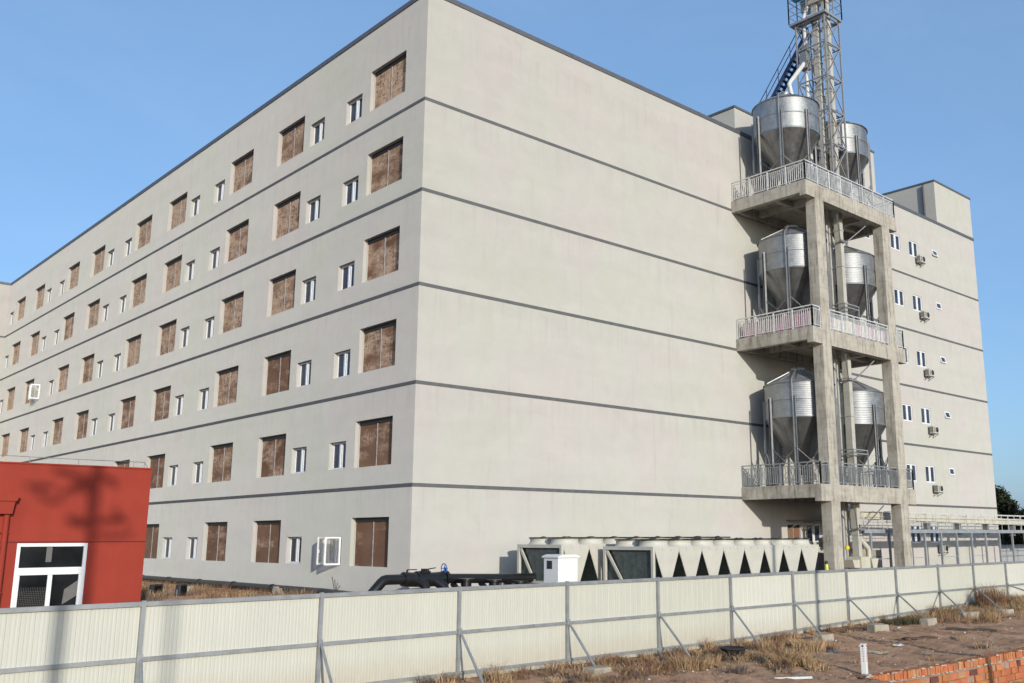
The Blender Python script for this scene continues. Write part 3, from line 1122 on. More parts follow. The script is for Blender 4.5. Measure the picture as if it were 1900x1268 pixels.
cx0, cx1, cy0, cy1, cz = 22.18, 23.84, -3.84, -1.6, 29.08
m = MB()
m.box(*[v for p in ((cx0 - lx, cx1 - lx), (cy0 - ly, cy0 + 0.1 - ly), (cz - lz - 0.02, cz - lz + 0.10)) for v in p])
m.box(cx0 - lx, cx1 - lx, cy1 - 0.1 - ly, cy1 - ly, cz - lz - 0.02, cz - lz + 0.10)
m.box(cx0 - lx, cx0 + 0.1 - lx, cy0 + 0.1 - ly, cy1 - 0.1 - ly, cz - lz - 0.02, cz - lz + 0.10)
m.box(cx1 - 0.1 - lx, cx1 - lx, cy0 + 0.1 - ly, cy1 - 0.1 - ly, cz - lz - 0.02, cz - lz + 0.10)
m.box(cx0 + 0.1 - lx, 22.75 - lx, cy0 + 0.1 - ly, cy1 - 0.1 - ly, cz - lz - 0.01, cz - lz + 0.06)
m.build('top_platform', MT['lattice'], la)
m = MB()
for x1, y1, x2, y2 in ((cx0, cy0, cx1, cy0), (cx1, cy0, cx1, cy1), (cx1, cy1, cx0, cy1), (cx0, cy1, cx0, cy0)):
    for q in range(3):
        a, b = x1 + (x2 - x1) * q / 2, y1 + (y2 - y1) * q / 2
        m.beam(LL(a, b, cz + 0.1), LL(a, b, cz + 3.4), 0.05)
    for q in range(1, 8):
        m.beam(LL(x1, y1, cz + 0.1 + q * 0.45), LL(x2, y2, cz + 0.1 + q * 0.45), 0.028)
m.build('cage_railing', MT['lattice'], la)

# stair from the mast platform down to the roof
st = thing('roof_stair', 'steep blue grey steel stair from the mast down to the roof', 'stair', (23.02, 2.9, ZR - 0.3))
top, bot = Vector((0, -4.95, 28.3 - (ZR - 0.3))), Vector((0, 0.0, 0.02))
for sx in (-0.27, 0.27):
    MB().beam(top + Vector((sx, 0, 0)), bot + Vector((sx, 0, 0)), 0.05, 0.18).build('stringer', MT['navy'], st)
for i in range(1, 27):
    p = top.lerp(bot, i / 27)
    MB().box(-0.245, 0.245, p.y - 0.10, p.y + 0.10, p.z - 0.015, p.z + 0.015).build('tread', MT['navy'], st)
for sx in (-0.31, 0.31):
    m = MB()
    for dz in (0.55, 1.0):
        m.beam(top + Vector((sx, 0, dz)), bot + Vector((sx, 0, dz)), 0.035)
    for i in range(0, 7):
        p = top.lerp(bot, i / 6)
        m.beam(p + Vector((sx, 0, 0)), p + Vector((sx, 0, 1.0)), 0.03)
    m.build('handrail', MT['navy'], st)

# ------------------------------------------------------------------ conveyor and walkway at the right
cv = thing('conveyor', 'long cream box conveyor running from the silo tower to the right', 'conveyor', (23.4, -2.9, 2.9))
m = MB()
m.prism([(0, -0.1), (0, 0.25), (62, -0.45), (62, -0.8)], 'y', -0.25, 0.25)
m.build('casing', MT['cream'], cv)
for i in range(1, 26):
    x = i * 2.35
    z = -0.70 * x / 62
    MB().box(x - 0.04, x + 0.04, -0.28, 0.28, z - 0.13, z + 0.28).build('flange', MT['cream'], cv)
for i in range(1, 12):
    x = 4.0 + i * 3.6
    z = -0.70 * x / 62
    MB().box(x - 0.14, x + 0.14, -0.14, 0.14, z - 0.75, z - 0.11).build('support', MT['galv_dull'], cv)
wk = thing('walkway', 'galvanised steel walkway on slim posts beside the cream conveyor', 'walkway', (23.8, -3.3, 2.1))
m = MB().box(0, 62, -0.05, 0.0, 0, 0.18).box(0, 62, 0.75, 0.8, 0, 0.18).box(0, 62, 0.0, 0.75, 0.1, 0.14)
m.build('deck', MT['walk'], wk)
for i in range(34):
    x = 0.6 + i * 1.82
    MB().box(x - 0.05, x + 0.05, -0.05, 0.05, -2.25, 0).build('post', MT['walk'], wk)
for i in range(0, 17):
    x = 0.6 + i * 3.64
    MB().beam((x, 0, -1.25), (x + 1.82, 0, -1.25), 0.035).build('tie_rail', MT['walk'], wk)
for yy in (-0.03, 0.78):
    m = MB()
    for zz in (0.55, 0.8, 1.05):
        m.beam((0, yy, zz), (62, yy, zz), 0.02 if zz < 1 else 0.035)
    for i in range(0, 68):
        m.beam((i * 0.92, yy, 0.18), (i * 0.92, yy, 1.05), 0.03 if i % 2 == 0 else 0.016)
    m.build('railing', MT['picket'], wk)
sh = thing('shed', 'low beige sheet shed beside the right tower column', 'shed', (25.3, -1.7, -0.12))
m = MB().prism([(-1.2, 0), (1.3, 0), (1.3, 1.38), (-0.2, 1.42), (-1.2, 1.5)], 'y', -0.9, 0.9)
m.build('wall', MT['shed'], sh)
for zz in (0.5, 1.05):
    MB().box(-1.2, 1.3, -0.92, -0.901, zz, zz + 0.03).build('trim', MT['curtain'], sh)
pst = MB().tube((0, 0, 0), (0, 0, 0.62), 0.07, 12).build('marker_post', MT['lime'], None, (19.2, -3.75, 0.12))
pk = thing('warning_post', 'fluorescent yellow post with black top at the end of the front chiller', 'post', (17.9, -4.9, -0.12))
pst.parent = pk; pst.location = (0, 0, 0.3); pst.name = 'body'
MB().tube((0, 0, 0), (0, 0, 0.299), 0.05, 10).build('stem', MT['dark'], pk)
MB().lathe([(0.075, 0.9), (0.08, 1.0), (0.0, 1.06)], n=12).build('cap', MT['dark'], pk)
hm = MB().lathe([(0.0, 0.30), (0.10, 0.27), (0.16, 0.17), (0.17, 0.05), (0.2, 0.0), (0.0, 0.02)], n=16)
hm.box(-0.03, 0.03, -0.17, -0.1, 0.0, 0.2)
hm.v = [(a * 0.62, b * 0.62, c * 0.62) for a, b, c in hm.v]
hm = hm.build('safety_helmet', MT['yellow'], None, (21.62, -3.68, 1.36))
tag(hm, 'yellow safety helmet hung beside the elevator between the tower columns', 'helmet')

# ------------------------------------------------------------------ chillers
def make_chiller(label, loc, nmod, ztop):
    pitch = 1.19
    ln = nmod * pitch
    W2 = 2.3
    t = thing('chiller', label, 'chiller', loc, 0, 'air cooled chillers in front of the right wall')
    m = MB()
    m.box(0, ln, 0, W2, 0.05, 0.26)
    m.build('base', MT['chiller'], t)
    zb, za = 0.36, ztop - 0.09
    for k in range(nmod):
        c = (k + 0.5) * pitch
        hw_t, hw_b = pitch / 2 - 0.008, 0.06
        for y0, y1 in ((0.0, 0.03), (W2 - 0.03, W2)):
            m = MB().prism([(c - hw_t, za), (c - hw_b, zb), (c + hw_b, zb), (c + hw_t, za), (c + hw_t, ztop), (c - hw_t, ztop)], 'y', y0, y1)
            m.build('side_panel', MT['chiller'], t)
        for s in (-1, 1):
            m = MB().prism([(c + s * hw_b * 0.9, zb), (c + s * (hw_t - 0.03), za - 0.02), (c + s * (hw_t - 0.12), za - 0.02), (c + s * (hw_b * 0.2), zb)], 'y', 0.031, W2 - 0.031)
            m.build('coil', MT['coil'], t)
    m = MB().box(0.0, ln, 0.0, W2, ztop + 0.001, ztop + 0.06)
    for k in range(nmod):
        c = (k + 0.5) * pitch
        for s in (-0.2, 0.2):
            m.box(c + s - 0.04, c + s + 0.04, -0.02, 0.01, ztop - 0.06, ztop + 0.03)
    m.build('top_deck', MT['chiller'], t)
    # end frame seen from the corner
    m = MB()
    for y in (0.0, W2 - 0.1):
        m.box(-0.1, -0.001, y, y + 0.1, 0.05, ztop + 0.06)
    m.box(-0.1, -0.001, 0.1, W2 - 0.1, ztop - 0.05, ztop + 0.06)
    m.box(-0.1, -0.001, 0.1, W2 - 0.1, 0.55, 0.62)
    m.beam((-0.06, W2 - 0.15, ztop - 0.08), (-0.06, W2 * 0.62, 0.62), 0.09, 0.05, up=(1, 0, 0))
    m.build('end_frame', MT['chiller'], t)
    MB().box(0.06, 0.1, 0.06, W2 - 0.06, 0.3, ztop - 0.02).build('end_panel', MT['endcoil'], t)
    MB().prism([(W2 - 0.3, ztop - 0.05), (W2 * 0.6, 0.62), (0.15, 0.62), (0.15, ztop - 0.05)], 'x', 0.0, 0.03).build('end_coil', MT['endcoil'], t)
    f0 = None
    for k in range(nmod):
        for y in (W2 * 0.26, W2 * 0.74):
            c = (k + 0.5) * pitch
            if f0 is None:
                m = MB().lathe([(0.53, 0.0), (0.49, 0.05), (0.47, 0.1), (0.47, 0.17), (0.49, 0.19), (0.455, 0.19), (0.45, 0.02)], n=28)
                f0 = m.build('fan_shroud', MT['chiller'], t, recalc=False)
                g = MB()
                for i in range(12):
                    a = PI * i / 12
                    g.beam((-0.5 * math.cos(a), -0.5 * math.sin(a), 0.215), (0.5 * math.cos(a), 0.5 * math.sin(a), 0.215), 0.014)
                for q in (0.12, 0.22, 0.32, 0.42, 0.5):
                    g.lathe([(q - 0.014, 0.195), (q + 0.014, 0.195), (q + 0.014, 0.245), (q - 0.014, 0.245), (q - 0.014, 0.195)], n=24)
                g.lathe([(0.0, 0.12), (0.12, 0.12), (0.12, 0.25), (0.0, 0.28)], n=12)
                for i in range(5):
                    a = 2 * PI * i / 5
                    g.beam((0.08 * math.cos(a), 0.08 * math.sin(a), 0.14), (0.4 * math.cos(a), 0.4 * math.sin(a), 0.14), 0.15, 0.03)
                g.build('fan_guard', MT['mesh'], f0)
                f = f0
            else:
                f = copy_tree(f0, t)
            f.location = (c, y, ztop + 0.06)
    return t


make_chiller('long ivory chiller in front, behind the fence, with dark triangular coil gaps', (4.85, -6.85, -0.12), 8, 1.70)
make_chiller('ivory chiller farther back beside the wall, partly hidden by the front one', (3.3, -4.15, -0.12), 8, 1.77)

# white electrical cabinet
t = thing('electrical_cabinet', 'white electrical cabinet with small dark vent standing behind the fence', 'cabinet', (-0.72, -8.05, -0.1))
m = MB().box(-0.02, 0.72, -0.3, 0.3, 0.0, 1.5)
bevel(m.build('body', MT['boxwhite'], t), 0.012)
m = MB().prism([(-0.06, 1.501), (0.76, 1.501), (0.76, 1.54), (0.6, 1.585), (0.1, 1.585), (-0.06, 1.54)], 'y', -0.34, 0.34)
m.build('lid', MT['boxwhite'], t)
MB().box(-0.03, -0.0205, -0.05, 0.16, 1.2, 1.42).build('vent', MT['dark'], t)
m = MB().box(0.06, 0.64, -0.308, -0.3005, 0.1, 1.42)
m.build('door', MT['boxwhite'], t)

# ------------------------------------------------------------------ black pipework
pp = thing('black_pipe', 'thick black wrapped water pipe along the facade and round the building corner', 'pipe', (0, 0, 0))
m = MB().path([(-1.0, 52, 0.02), (-1.0, 22, 0.02), (-1.0, 4.0, 0.02), (-1.3, 1.0, 0.0), (-2.4, -1.7, -0.06), (-3.1, -2.35, -0.04), (-3.2, -2.5, 0.06), (-3.12, -2.5, 0.16), (-2.66, -2.5, 0.62), (-2.58, -2.5, 0.68), (-2.46, -2.5, 0.70), (-2.1, -2.5, 0.70), (-0.5, -2.5, 0.68), (1.6, -2.5, 0.62), (3.2, -2.6, 0.60), (5.5, -3.0, 0.42), (9.0, -3.2, 0.35)], 0.155, 16)
m.build('main_run', MT['black'], pp)
for y in (30, 26, 22, 18.5, 15, 11.5, 8):
    MB().tube((-1.0, y - 0.06, 0.02), (-1.0, y + 0.06, 0.02), 0.178, 18).build('joint', MT['black'], pp)
MB().path([(-1.9, -2.5, 0.70), (-1.6, -2.5, 0.68), (-1.35, -2.5, 0.67), (-0.9, -2.5, 0.66), (-0.55, -2.5, 0.67), (-0.4, -2.5, 0.69)], 0.22, 16).build('strainer', MT['black'], pp)
MB().path([(-1.45, -2.6, 0.64), (-1.35, -2.9, 0.52), (-1.3, -3.0, 0.2)], 0.14, 12).build('branch_pipe', MT['black'], pp)
MB().path([(-0.75, -2.6, 0.62), (-0.6, -2.85, 0.44), (-0.6, -2.95, 0.1)], 0.16, 12).build('branch_pipe', MT['black'], pp)
MB().tube((-0.36, -2.5, 0.69), (-0.26, -2.5, 0.69), 0.24, 20).tube((-0.31, -2.5, 0.69), (-0.31, -2.5, 0.97), 0.045, 10).build('valve', MT['black'], pp)
MB().tube((-1.42, -2.5, 0.69), (-1.36, -2.5, 0.69), 0.24, 20).build('valve', MT['black'], pp)
MB().tube((-1.0, -2.5, 0.8), (-1.0, -2.5, 0.98), 0.06, 10).beam((-1.0, -2.5, 0.98), (-0.72, -2.55, 1.02), 0.03).build('lever', MT['black'], pp)
MB().beam((-1.75, -2.5, 0.86), (-1.75, -2.5, 0.98), 0.04).beam((-1.75, -2.5, 0.98), (-1.42, -2.55, 0.98), 0.03).build('lever', MT['black'], pp)
MB().box(-1.3, -0.95, -2.62, -2.4, 0.86, 0.93).box(-1.2, -1.05, -2.58, -2.44, 0.93, 1.0).build('bonnet', MT['black'], pp)
m = MB()
n = 20
for i in range(n):
    a, b = 2 * PI * i / n, 2 * PI * (i + 1) / n
    m.tube((-0.40, -2.55 + 0.15 * math.cos(a), 0.99 + 0.15 * math.sin(a)), (-0.40, -2.55 + 0.15 * math.cos(b), 0.99 + 0.15 * math.sin(b)), 0.016, 6)
for i in range(3):
    a = 2 * PI * i / 3
    m.beam((-0.40, -2.55, 0.99), (-0.40, -2.55 + 0.15 * math.cos(a), 0.99 + 0.15 * math.sin(a)), 0.02)
m.box(-0.38, -0.28, -2.58, -2.5, 0.95, 1.02)
m.build('hand_wheel', MT['blue'], pp)
for x, z in ((0.0, 0.64), (1.12, 0.57), (2.2, 0.50)):
    m = MB().tube((x, -3.2, -0.1), (x, -3.2, z), 0.17, 16).tube((x, -3.2, z - 0.01), (x, -3.2, z + 0.05), 0.27, 24)
    m.path([(x, -3.1, 0.15), (x, -2.8, 0.3), (x, -2.5, 0.5)], 0.1, 10)
    m.build('flanged_stub', MT['black'], pp)

# ------------------------------------------------------------------ red gatehouse
rb = thing('red_building', 'small flat roofed red rendered building with a white framed window', 'building', (-14.5, -3.8, -0.12))
rx, ry, rz = -14.5, -3.8, -0.12
wx0, wx1, wz0, wz1 = -12.9, -11.43, 0.1, 1.86
x1 = -10.13
m = MB()
us = [-22.0, wx0, wx1, x1]
zs = [-0.3, wz0, wz1, 3.62]
for i in range(3):
    for j in range(3):
        if i == 1 and j == 1:
            continue
        a, b, c, d = us[i] - rx, us[i + 1] - rx, zs[j] - rz, zs[j + 1] - rz
        m.add([(a, 0, c), (b, 0, c), (b, 0, d), (a, 0, d)], [(0, 1, 2, 3)])
a, b, c, d = wx0 - rx, wx1 - rx, wz0 - rz, wz1 - rz
m.add([(a, 0, c), (b, 0, c), (b, 0, d), (a, 0, d), (a, 0.1, c), (b, 0.1, c), (b, 0.1, d), (a, 0.1, d)], [(0, 1, 5, 4), (1, 2, 6, 5), (2, 3, 7, 6), (3, 0, 4, 7)])
X0, X1, DD, ZT = us[0] - rx, x1 - rx, 4.0, 3.62 - rz
m.add([(X1, 0, -0.18), (X1, DD, -0.18), (X1, DD, ZT), (X1, 0, ZT), (X0, 0, -0.18), (X0, DD, -0.18), (X0, DD, ZT), (X0, 0, ZT)], [(0, 1, 2, 3), (4, 7, 6, 5), (1, 5, 6, 2), (3, 2, 6, 7)])
m.build('wall', MT['red'], rb, recalc=False)
zj = 1.885 - rz
MB().box(X0, X1, -0.004, -0.0005, zj - 0.012, zj + 0.012).build('expansion_joint', MT['reddark'], rb)
m = MB().box(X0, X1 + 0.03, -0.03, 0.06, ZT + 0.001, ZT + 0.035)
m.build('roof_edge', MT['red'], rb)
wm = MB()
fr = 0.075
wm.box(a + 0.001, b - 0.001, 0.0, 0.09, d - fr, d - 0.001)
wm.box(a + 0.001, b - 0.001, 0.0, 0.09, c, c + fr)
wm.box(a + 0.001, a + fr, 0.0, 0.09, c + fr, d - fr)
wm.box(b - fr, b - 0.001, 0.0, 0.09, c + fr, d - fr)
ztr = 1.24 - rz
wm.box(a + fr, b - fr, -0.01, 0.085, ztr - 0.08, ztr + 0.08)
mx = -12.15 - rx
wm.box(mx - 0.055, mx + 0.04, 0.02, 0.08, c + fr, ztr - 0.08)
wm.box(a + fr, a + fr + 0.05, 0.025, 0.08, c + fr, ztr - 0.08)
wm.box(b - fr - 0.05, b - fr, 0.015, 0.08, c + fr, ztr - 0.08)
wo_ = wm.build('window', MT['white'], rb)
MB().box(a + fr, b - fr, 0.045, 0.052, c + fr, d - fr).build('pane', MT['glass_dark'], wo_)
bar = MB()
for i in range(18):
    xx = a + 0.13 + i * 0.035
    bar.box(xx, xx + 0.004, 0.0405, 0.0445, c + fr, ztr - 0.35)
for i in range(16):
    zz = c + fr + 0.02 + i * 0.04
    bar.box(a + 0.13, a + 0.13 + 0.6, 0.0405, 0.0445, zz, zz + 0.004)
bar.build('insect_screen', MT['curtain'], wo_)
MB().box(a + 0.62, a + 0.74, 0.0405, 0.0445, ztr + 0.2, d - fr).build('curtain_strip', MT['curtain'], wo_)
bar = MB().prism([(mx + 0.3, ztr - 0.75), (mx + 0.62, ztr - 0.55), (mx + 0.62, ztr - 0.2), (mx + 0.32, ztr - 0.42)], 'y', 0.0405, 0.0445)
bar.build('tilted_card', MT['curtain'], wo_)
m = MB().tube((-13.19 - rx, -0.09, 0.0), (-13.19 - rx, -0.09, 2.5 - rz), 0.06, 14)
for zz in (0.9, 2.2):
    m.box(-13.27 - rx, -13.11 - rx, -0.1, -0.001, zz, zz + 0.04)
m.build('downpipe', MT['red'], rb)
m = MB().prism([(-13.42 - rx, 2.78 - rz), (-13.08 - rx, 2.78 - rz), (-13.12 - rx, 2.5 - rz), (-13.38 - rx, 2.5 - rz)], 'y', -0.22, -0.001)
m.prism([(-13.44 - rx, 3.0 - rz), (-13.02 - rx, 2.9 - rz), (-13.06 - rx, 2.781 - rz), (-13.44 - rx, 2.781 - rz)], 'y', -0.26, -0.001)
m.build('hopper_head', MT['red'], rb)
m = MB()
for x in (-13.9, -12.83, -11.8, -10.55, -10.3):
    m.tube((x - rx, 0.05, ZT), (x - rx, 0.05, ZT + 0.17), 0.008, 6)
m.path([(-16 - rx, 0.05, ZT + 0.2), (-12.83 - rx, 0.05, ZT + 0.17), (-11.8 - rx, 0.05, ZT + 0.165), (-10.3 - rx, 0.05, ZT + 0.17), (-10.2 - rx, 0.3, ZT + 0.17)], 0.008, 6)
m.path([(-10.3 - rx, 0.05, ZT + 0.17), (-10.25 - rx, 0.05, ZT + 0.1), (-10.2 - rx, 0.05, ZT)], 0.008, 6)
m.build('roof_wire', MT['galv_dull'], rb)

# ------------------------------------------------------------------ construction fence
FX = [-22.8, -19.2, -15.6, -12.0, -8.33, -4.71, -1.22, 2.31, 5.67, 9.02, 12.36, 15.84, 19.26, 22.42, 25.66, 29.0, 32.4, 35.8, 39.2]
FY = -9.2
FOOT = {-12.0: -10.55, -8.33: -10.6, -4.71: -10.6, -1.22: -10.64, 2.31: -10.63, 5.67: -10.56, 9.02: -10.59, 12.36: -10.6, 15.84: -11.01, 19.26: -11.26, 22.42: -11.74, 25.66: -11.6, 29.0: -11.6, 32.4: -11.6}
DXF = {-1.22: -0.31, 2.31: -0.29, 5.67: -0.34, 9.02: -0.45, 12.36: -0.46, 15.84: -1.2, 19.26: -2.0, 22.42: -3.1}
fe = thing('site_fence', 'long cream corrugated sheet site fence on a grey tube frame with slanting braces', 'fence', (0, FY, -1.33))
fz = -1.33
for i in range(len(FX) - 1):
    xa_, xb_ = FX[i], FX[i + 1]
    m = MB()
    pts = []
    x = xa_
    nr = round((xb_ - xa_) / 0.225)
    stp = (xb_ - xa_) / nr
    for k in range(nr):
        a = xa_ + k * stp
        pts += [(a, 0.0), (a + stp * 0.06, 0.009), (a + stp * 0.12, 0.0), (a + stp * 0.34, 0.0), (a + stp * 0.38, 0.0035), (a + stp * 0.46, 0.0035), (a + stp * 0.5, 0.0), (a + stp * 0.66, 0.0), (a + stp * 0.70, 0.0035), (a + stp * 0.78, 0.0035), (a + stp * 0.82, 0.0)]
    pts.append((xb_, 0.0))
    zb_ = base_z((xa_ + xb_) / 2)
    vs = []
    for px, py in pts:
        vs += [(px, py, base_z(px) + 0.03 - fz), (px, py, 0.78 - fz)]
    m.add(vs, [(2 * k, 2 * k + 2, 2 * k + 3, 2 * k + 1) for k in range(len(pts) - 1)])
    m.build('panel', MT['panel'], fe, recalc=False)
    for zt_, hh in ((0.80, 0.085), (-0.2, 0.075)):
        MB().box(xa_ + 0.04, xb_ - 0.04, -0.06, -0.002, zt_ - hh - fz, zt_ - fz).build('rail', MT['rail'], fe)
    m = MB()
    za_, zc_ = base_z(xa_) + 0.17 - fz, base_z(xb_) + 0.17 - fz
    m.beam((xa_ + 0.04, -0.03, za_), (xb_ - 0.04, -0.03, zc_), 0.055, 0.07)
    m.build('rail', MT['rail'], fe)
for x in FX:
    bz = base_z(x)
    m = MB().box(x - 0.04, x + 0.04, -0.075, 0.0, bz - 0.15 - fz, 0.82 - fz)
    m.build('post', MT['rail'], fe)
    if x in FOOT:
        m = MB()
        dx = DXF.get(x, -0.3)
        fy = FOOT[x]
        m.tube((x + 0.02, -0.08, -0.22 - fz), (x + dx, fy - FY, base_z(x) + 0.1 - fz), 0.032, 8)
        m.box(x - 0.05, x + 0.05, -0.11, -0.076, -0.32 - fz, -0.14 - fz)
        m.build('brace', MT['rail'], fe)

blocks = [(-1.22, 'pale concrete block under the brace left of the black tub, in dry grass'),
          (9.02, 'concrete block under the fence brace just behind the white marker post'),
          (12.36, 'large clean concrete block on bare dirt right of the white marker post'),
          (15.84, 'brownish concrete block half sunk beside the dark green weeds'),
          (19.26, 'flat concrete block in tall dry grass behind the long dark plank'),
          (22.42, 'rightmost small concrete block at the foot of a fence brace')]
random.seed(8)
for x, lab in blocks:
    dx = DXF.get(x, -0.3)
    hx, hy, hz = random.uniform(0.32, 0.4), random.uniform(0.16, 0.2), random.uniform(0.17, 0.24)
    vs = MB().box(-hx, hx, -hy, hy, 0, hz)
    vs.v = [(a + random.uniform(-0.025, 0.025), b + random.uniform(-0.02, 0.02), c + (random.uniform(-0.02, 0.02) if c > 0 else -0.06)) for a, b, c in vs.v]
    o = vs.build('concrete_block', MT['block'], None, (x + dx, FOOT[x] - 0.03, base_z(x) - 0.02), random.uniform(-0.4, 0.1))
    bevel(o, 0.025)
    tag(o, lab, 'block', 'concrete blocks holding the fence braces')

# ------------------------------------------------------------------ foreground bits
random.seed(11)
bw = MB()
def bk_y(x):
    return -15.43 - 0.093 * (x - 2.62)
ux = Vector((1, -0.09, 0)).normalized()
uy = Vector((0.09, 1, 0)).normalized()
def brick(x, z, ln, h, d0, d1, col):
    o = Vector((x, bk_y(x), z))
    j = [Vector((random.uniform(-0.008, 0.008), random.uniform(-0.008, 0.008), random.uniform(-0.008, 0.008))) for _ in range(8)]
    vs = []
    k = 0
    for zz in (0, h):
        for dd in (d0, d1):
            for s in (0, ln):
                vs.append(o + ux * s + uy * dd + Vector((0, 0, zz)) + j[k]); k += 1
    bw.add(vs, [(0, 2, 3, 1), (4, 5, 7, 6), (0, 1, 5, 4), (2, 6, 7, 3), (0, 4, 6, 2), (1, 3, 7, 5)], col=col)
def bcol():
    b = random.uniform(0.82, 1.12)
    r_ = random.random()
    if r_ < 0.035:
        return (0.14 * b, 0.06 * b, 0.05 * b)
    if r_ < 0.14:
        return (0.40 * b, 0.22 * b, 0.13 * b)
    return (0.44 * b, 0.135 * b + random.uniform(0, 0.04), 0.07 * b)
x = 2.62
while x < 16:                                     # a course of bricks on end along the top
    ln = random.choice([0.10, 0.105, 0.11])
    brick(x, base_z(x) - 0.16, ln, 0.178 + random.uniform(-0.006, 0.014), -0.265 + random.uniform(-0.012, 0.012), -0.01, bcol())
    x += ln + random.choice([0.012, 0.012, 0.02, 0.07])
for c_ in range(1, 6):
    x = 2.9 + 0.2 * c_ + random.uniform(0, 0.15)
    while x < 16:
        ln = random.choice([0.115, 0.235, 0.24, 0.24])
        if random.random() > 0.025:
            brick(x, base_z(x) - 0.19 - 0.165 * c_, ln * 1.5, 0.152, -0.325 + random.uniform(-0.018, 0.012), -0.05, bcol())
        x += ln * 1.5 + 0.014
bwo = bw.build('brick_kerb', MT['brick'], None)
bwt = tag(bwo, 'broken orange red brick wall edge with crumbling mortar at the lower right', 'brick wall')
mo = MB()
x = 2.4
mv, mf = [], []
xs_ = np.arange(2.5, 16, 0.07)
for x in xs_:
    b = base_z(x)
    y = bk_y(x)
    for dd, zz in ((-0.02, 0.004), (-0.215, -0.006), (-0.225, -0.155), (-0.285, -0.185), (-0.285, -0.75)):
        mv.append((x + uy.x * dd + random.uniform(-0.015, 0.015), y + dd + random.uniform(-0.02, 0.012), b + zz + random.uniform(-0.014, 0.014)))
for i in range(len(xs_) - 1):
    for j in range(4):
        mf.append((i * 5 + j, i * 5 + j + 1, (i + 1) * 5 + j + 1, (i + 1) * 5 + j))
mo.add(mv, mf, False)
mo.build('mortar', simple('crumbly_mortar', (0.30, 0.20, 0.155), 0.95, var=0.3, scale=6, bump=0.5), bwo)
lump = MB()
for i in range(150):
    x = 2.5 + 13 * random.random() ** 1.5
    s = random.uniform(0.015, 0.05)
    o = Vector((x, bk_y(x), base_z(x))) + uy * random.choice([-0.27, -0.28, -0.1]) + Vector((0, 0, random.choice([-0.17, -0.16, 0.02])))
    lump.lathe([(0, -s * 0.5), (s, -s * 0.2), (s * 0.8, s * 0.4), (0, s * 0.5)], n=6, smooth=False)
    for q in range(len(lump.v) - 24, len(lump.v)):
        a, b, c = lump.v[q]
        lump.v[q] = (o.x + a * random.uniform(1, 2.2), o.y + b, o.z + c * random.uniform(0.8, 1.3))
lump.build('mortar_crumb', simple('pale_mortar', (0.40, 0.35, 0.29), 0.95, var=0.25, scale=8), bwo)

# white marker post with red print
t = thing('marker_post', 'white square marker post with rows of small red writing near the brick edge', 'post', (3.12, -15.27, -1.35), 0.25)
m = MB().box(-0.068, 0.068, -0.068, 0.068, 0, 0.72)
bevel(m.build('shaft', MT['boxwhite'], t), 0.01)
m = MB()
for cy in range(6):
    z = 0.60 - cy * 0.057
    for sx in (-1, 1):
        for k in range(3):
            m.box(sx * 0.002 - 0.024 + k * 0.017, sx * 0.002 - 0.014 + k * 0.017, -0.0695, -0.0685, z - 0.016 + 0.004 * k, z + 0.014)
    m.box(-0.028, 0.028, -0.0696, -0.0686, z - 0.002, z + 0.004)
    m.box(-0.0695, -0.0685, -0.024, 0.024, z - 0.003, z + 0.005)
    m.box(-0.0695, -0.0685, -0.012, -0.002, z - 0.018, z + 0.016)
m.build('red_writing', MT['redprint'], t)
m = MB().lathe([(0.0, 0.0), (0.026, 0.0), (0.026, 0.002), (0.0, 0.002)], n=14)
e = m.build('emblem', MT['dark'], t, (0, -0.069, 0.668)); e.rotation_euler = (PI / 2, 0, 0)
m = MB().lathe([(0.0, 0.0), (0.026, 0.0), (0.026, 0.002), (0.0, 0.002)], n=14)
e = m.build('emblem', MT['dark'], t, (-0.0685, 0, 0.668)); e.rotation_euler = (0, -PI / 2, 0)

tub = MB().lathe([(0.0, 0.02), (0.22, 0.0), (0.27, 0.18), (0.30, 0.19), (0.30, 0.215), (0.26, 0.215), (0.21, 0.03), (0, 0.04)], n=28)
for a in (0.3, 0.3 + PI):
    tub.path([(0.29 * math.cos(a - 0.25), 0.29 * math.sin(a - 0.25), 0.2), (0.36 * math.cos(a), 0.36 * math.sin(a), 0.2), (0.29 * math.cos(a + 0.25), 0.29 * math.sin(a + 0.25), 0.2)], 0.015, 6)
tub.v = [(a * 1.25, b * 1.25, c * 1.35) for a, b, c in tub.v]
tub = tub.build('rubber_tub', MT['rubber'], None, (3.25, -11.15, -1.33))
tag(tub, 'round black rubber tub lying in dry grass before the fence', 'tub')
def plank(name, p, q, wd, th, mat, label, cat, n=6):
    m = MB()
    p, q = Vector(p), Vector(q)
    pr = p
    for i in range(1, n + 1):
        c = p.lerp(q, i / n) + Vector((0, 0, 0.02 * math.sin(i * 1.7)))
        m.beam(pr, c, wd, th)
        pr = c
    tag(m.build(name, mat), label, cat)
plank('plank', (13.4, -12.3, -1.11), (14.1, -13.75, -1.12), 0.14, 0.05, MT['timber'], 'long dark weathered plank lying on the dirt at the right', 'plank')
plank('board_scrap', (10.0, -12.6, -1.19), (11.1, -13.1, -1.17), 0.22, 0.04, simple('brown_board', (0.10, 0.055, 0.04), 0.85, var=0.3), 'short brown curled board scrap on bare dirt', 'board')
plank('white_strip', (0.66, -14.35, -1.30), (1.28, -14.98, -1.29), 0.06, 0.05, MT['spout'], 'short white plastic strip lying on the dirt left of the marker post', 'plastic strip', 1)
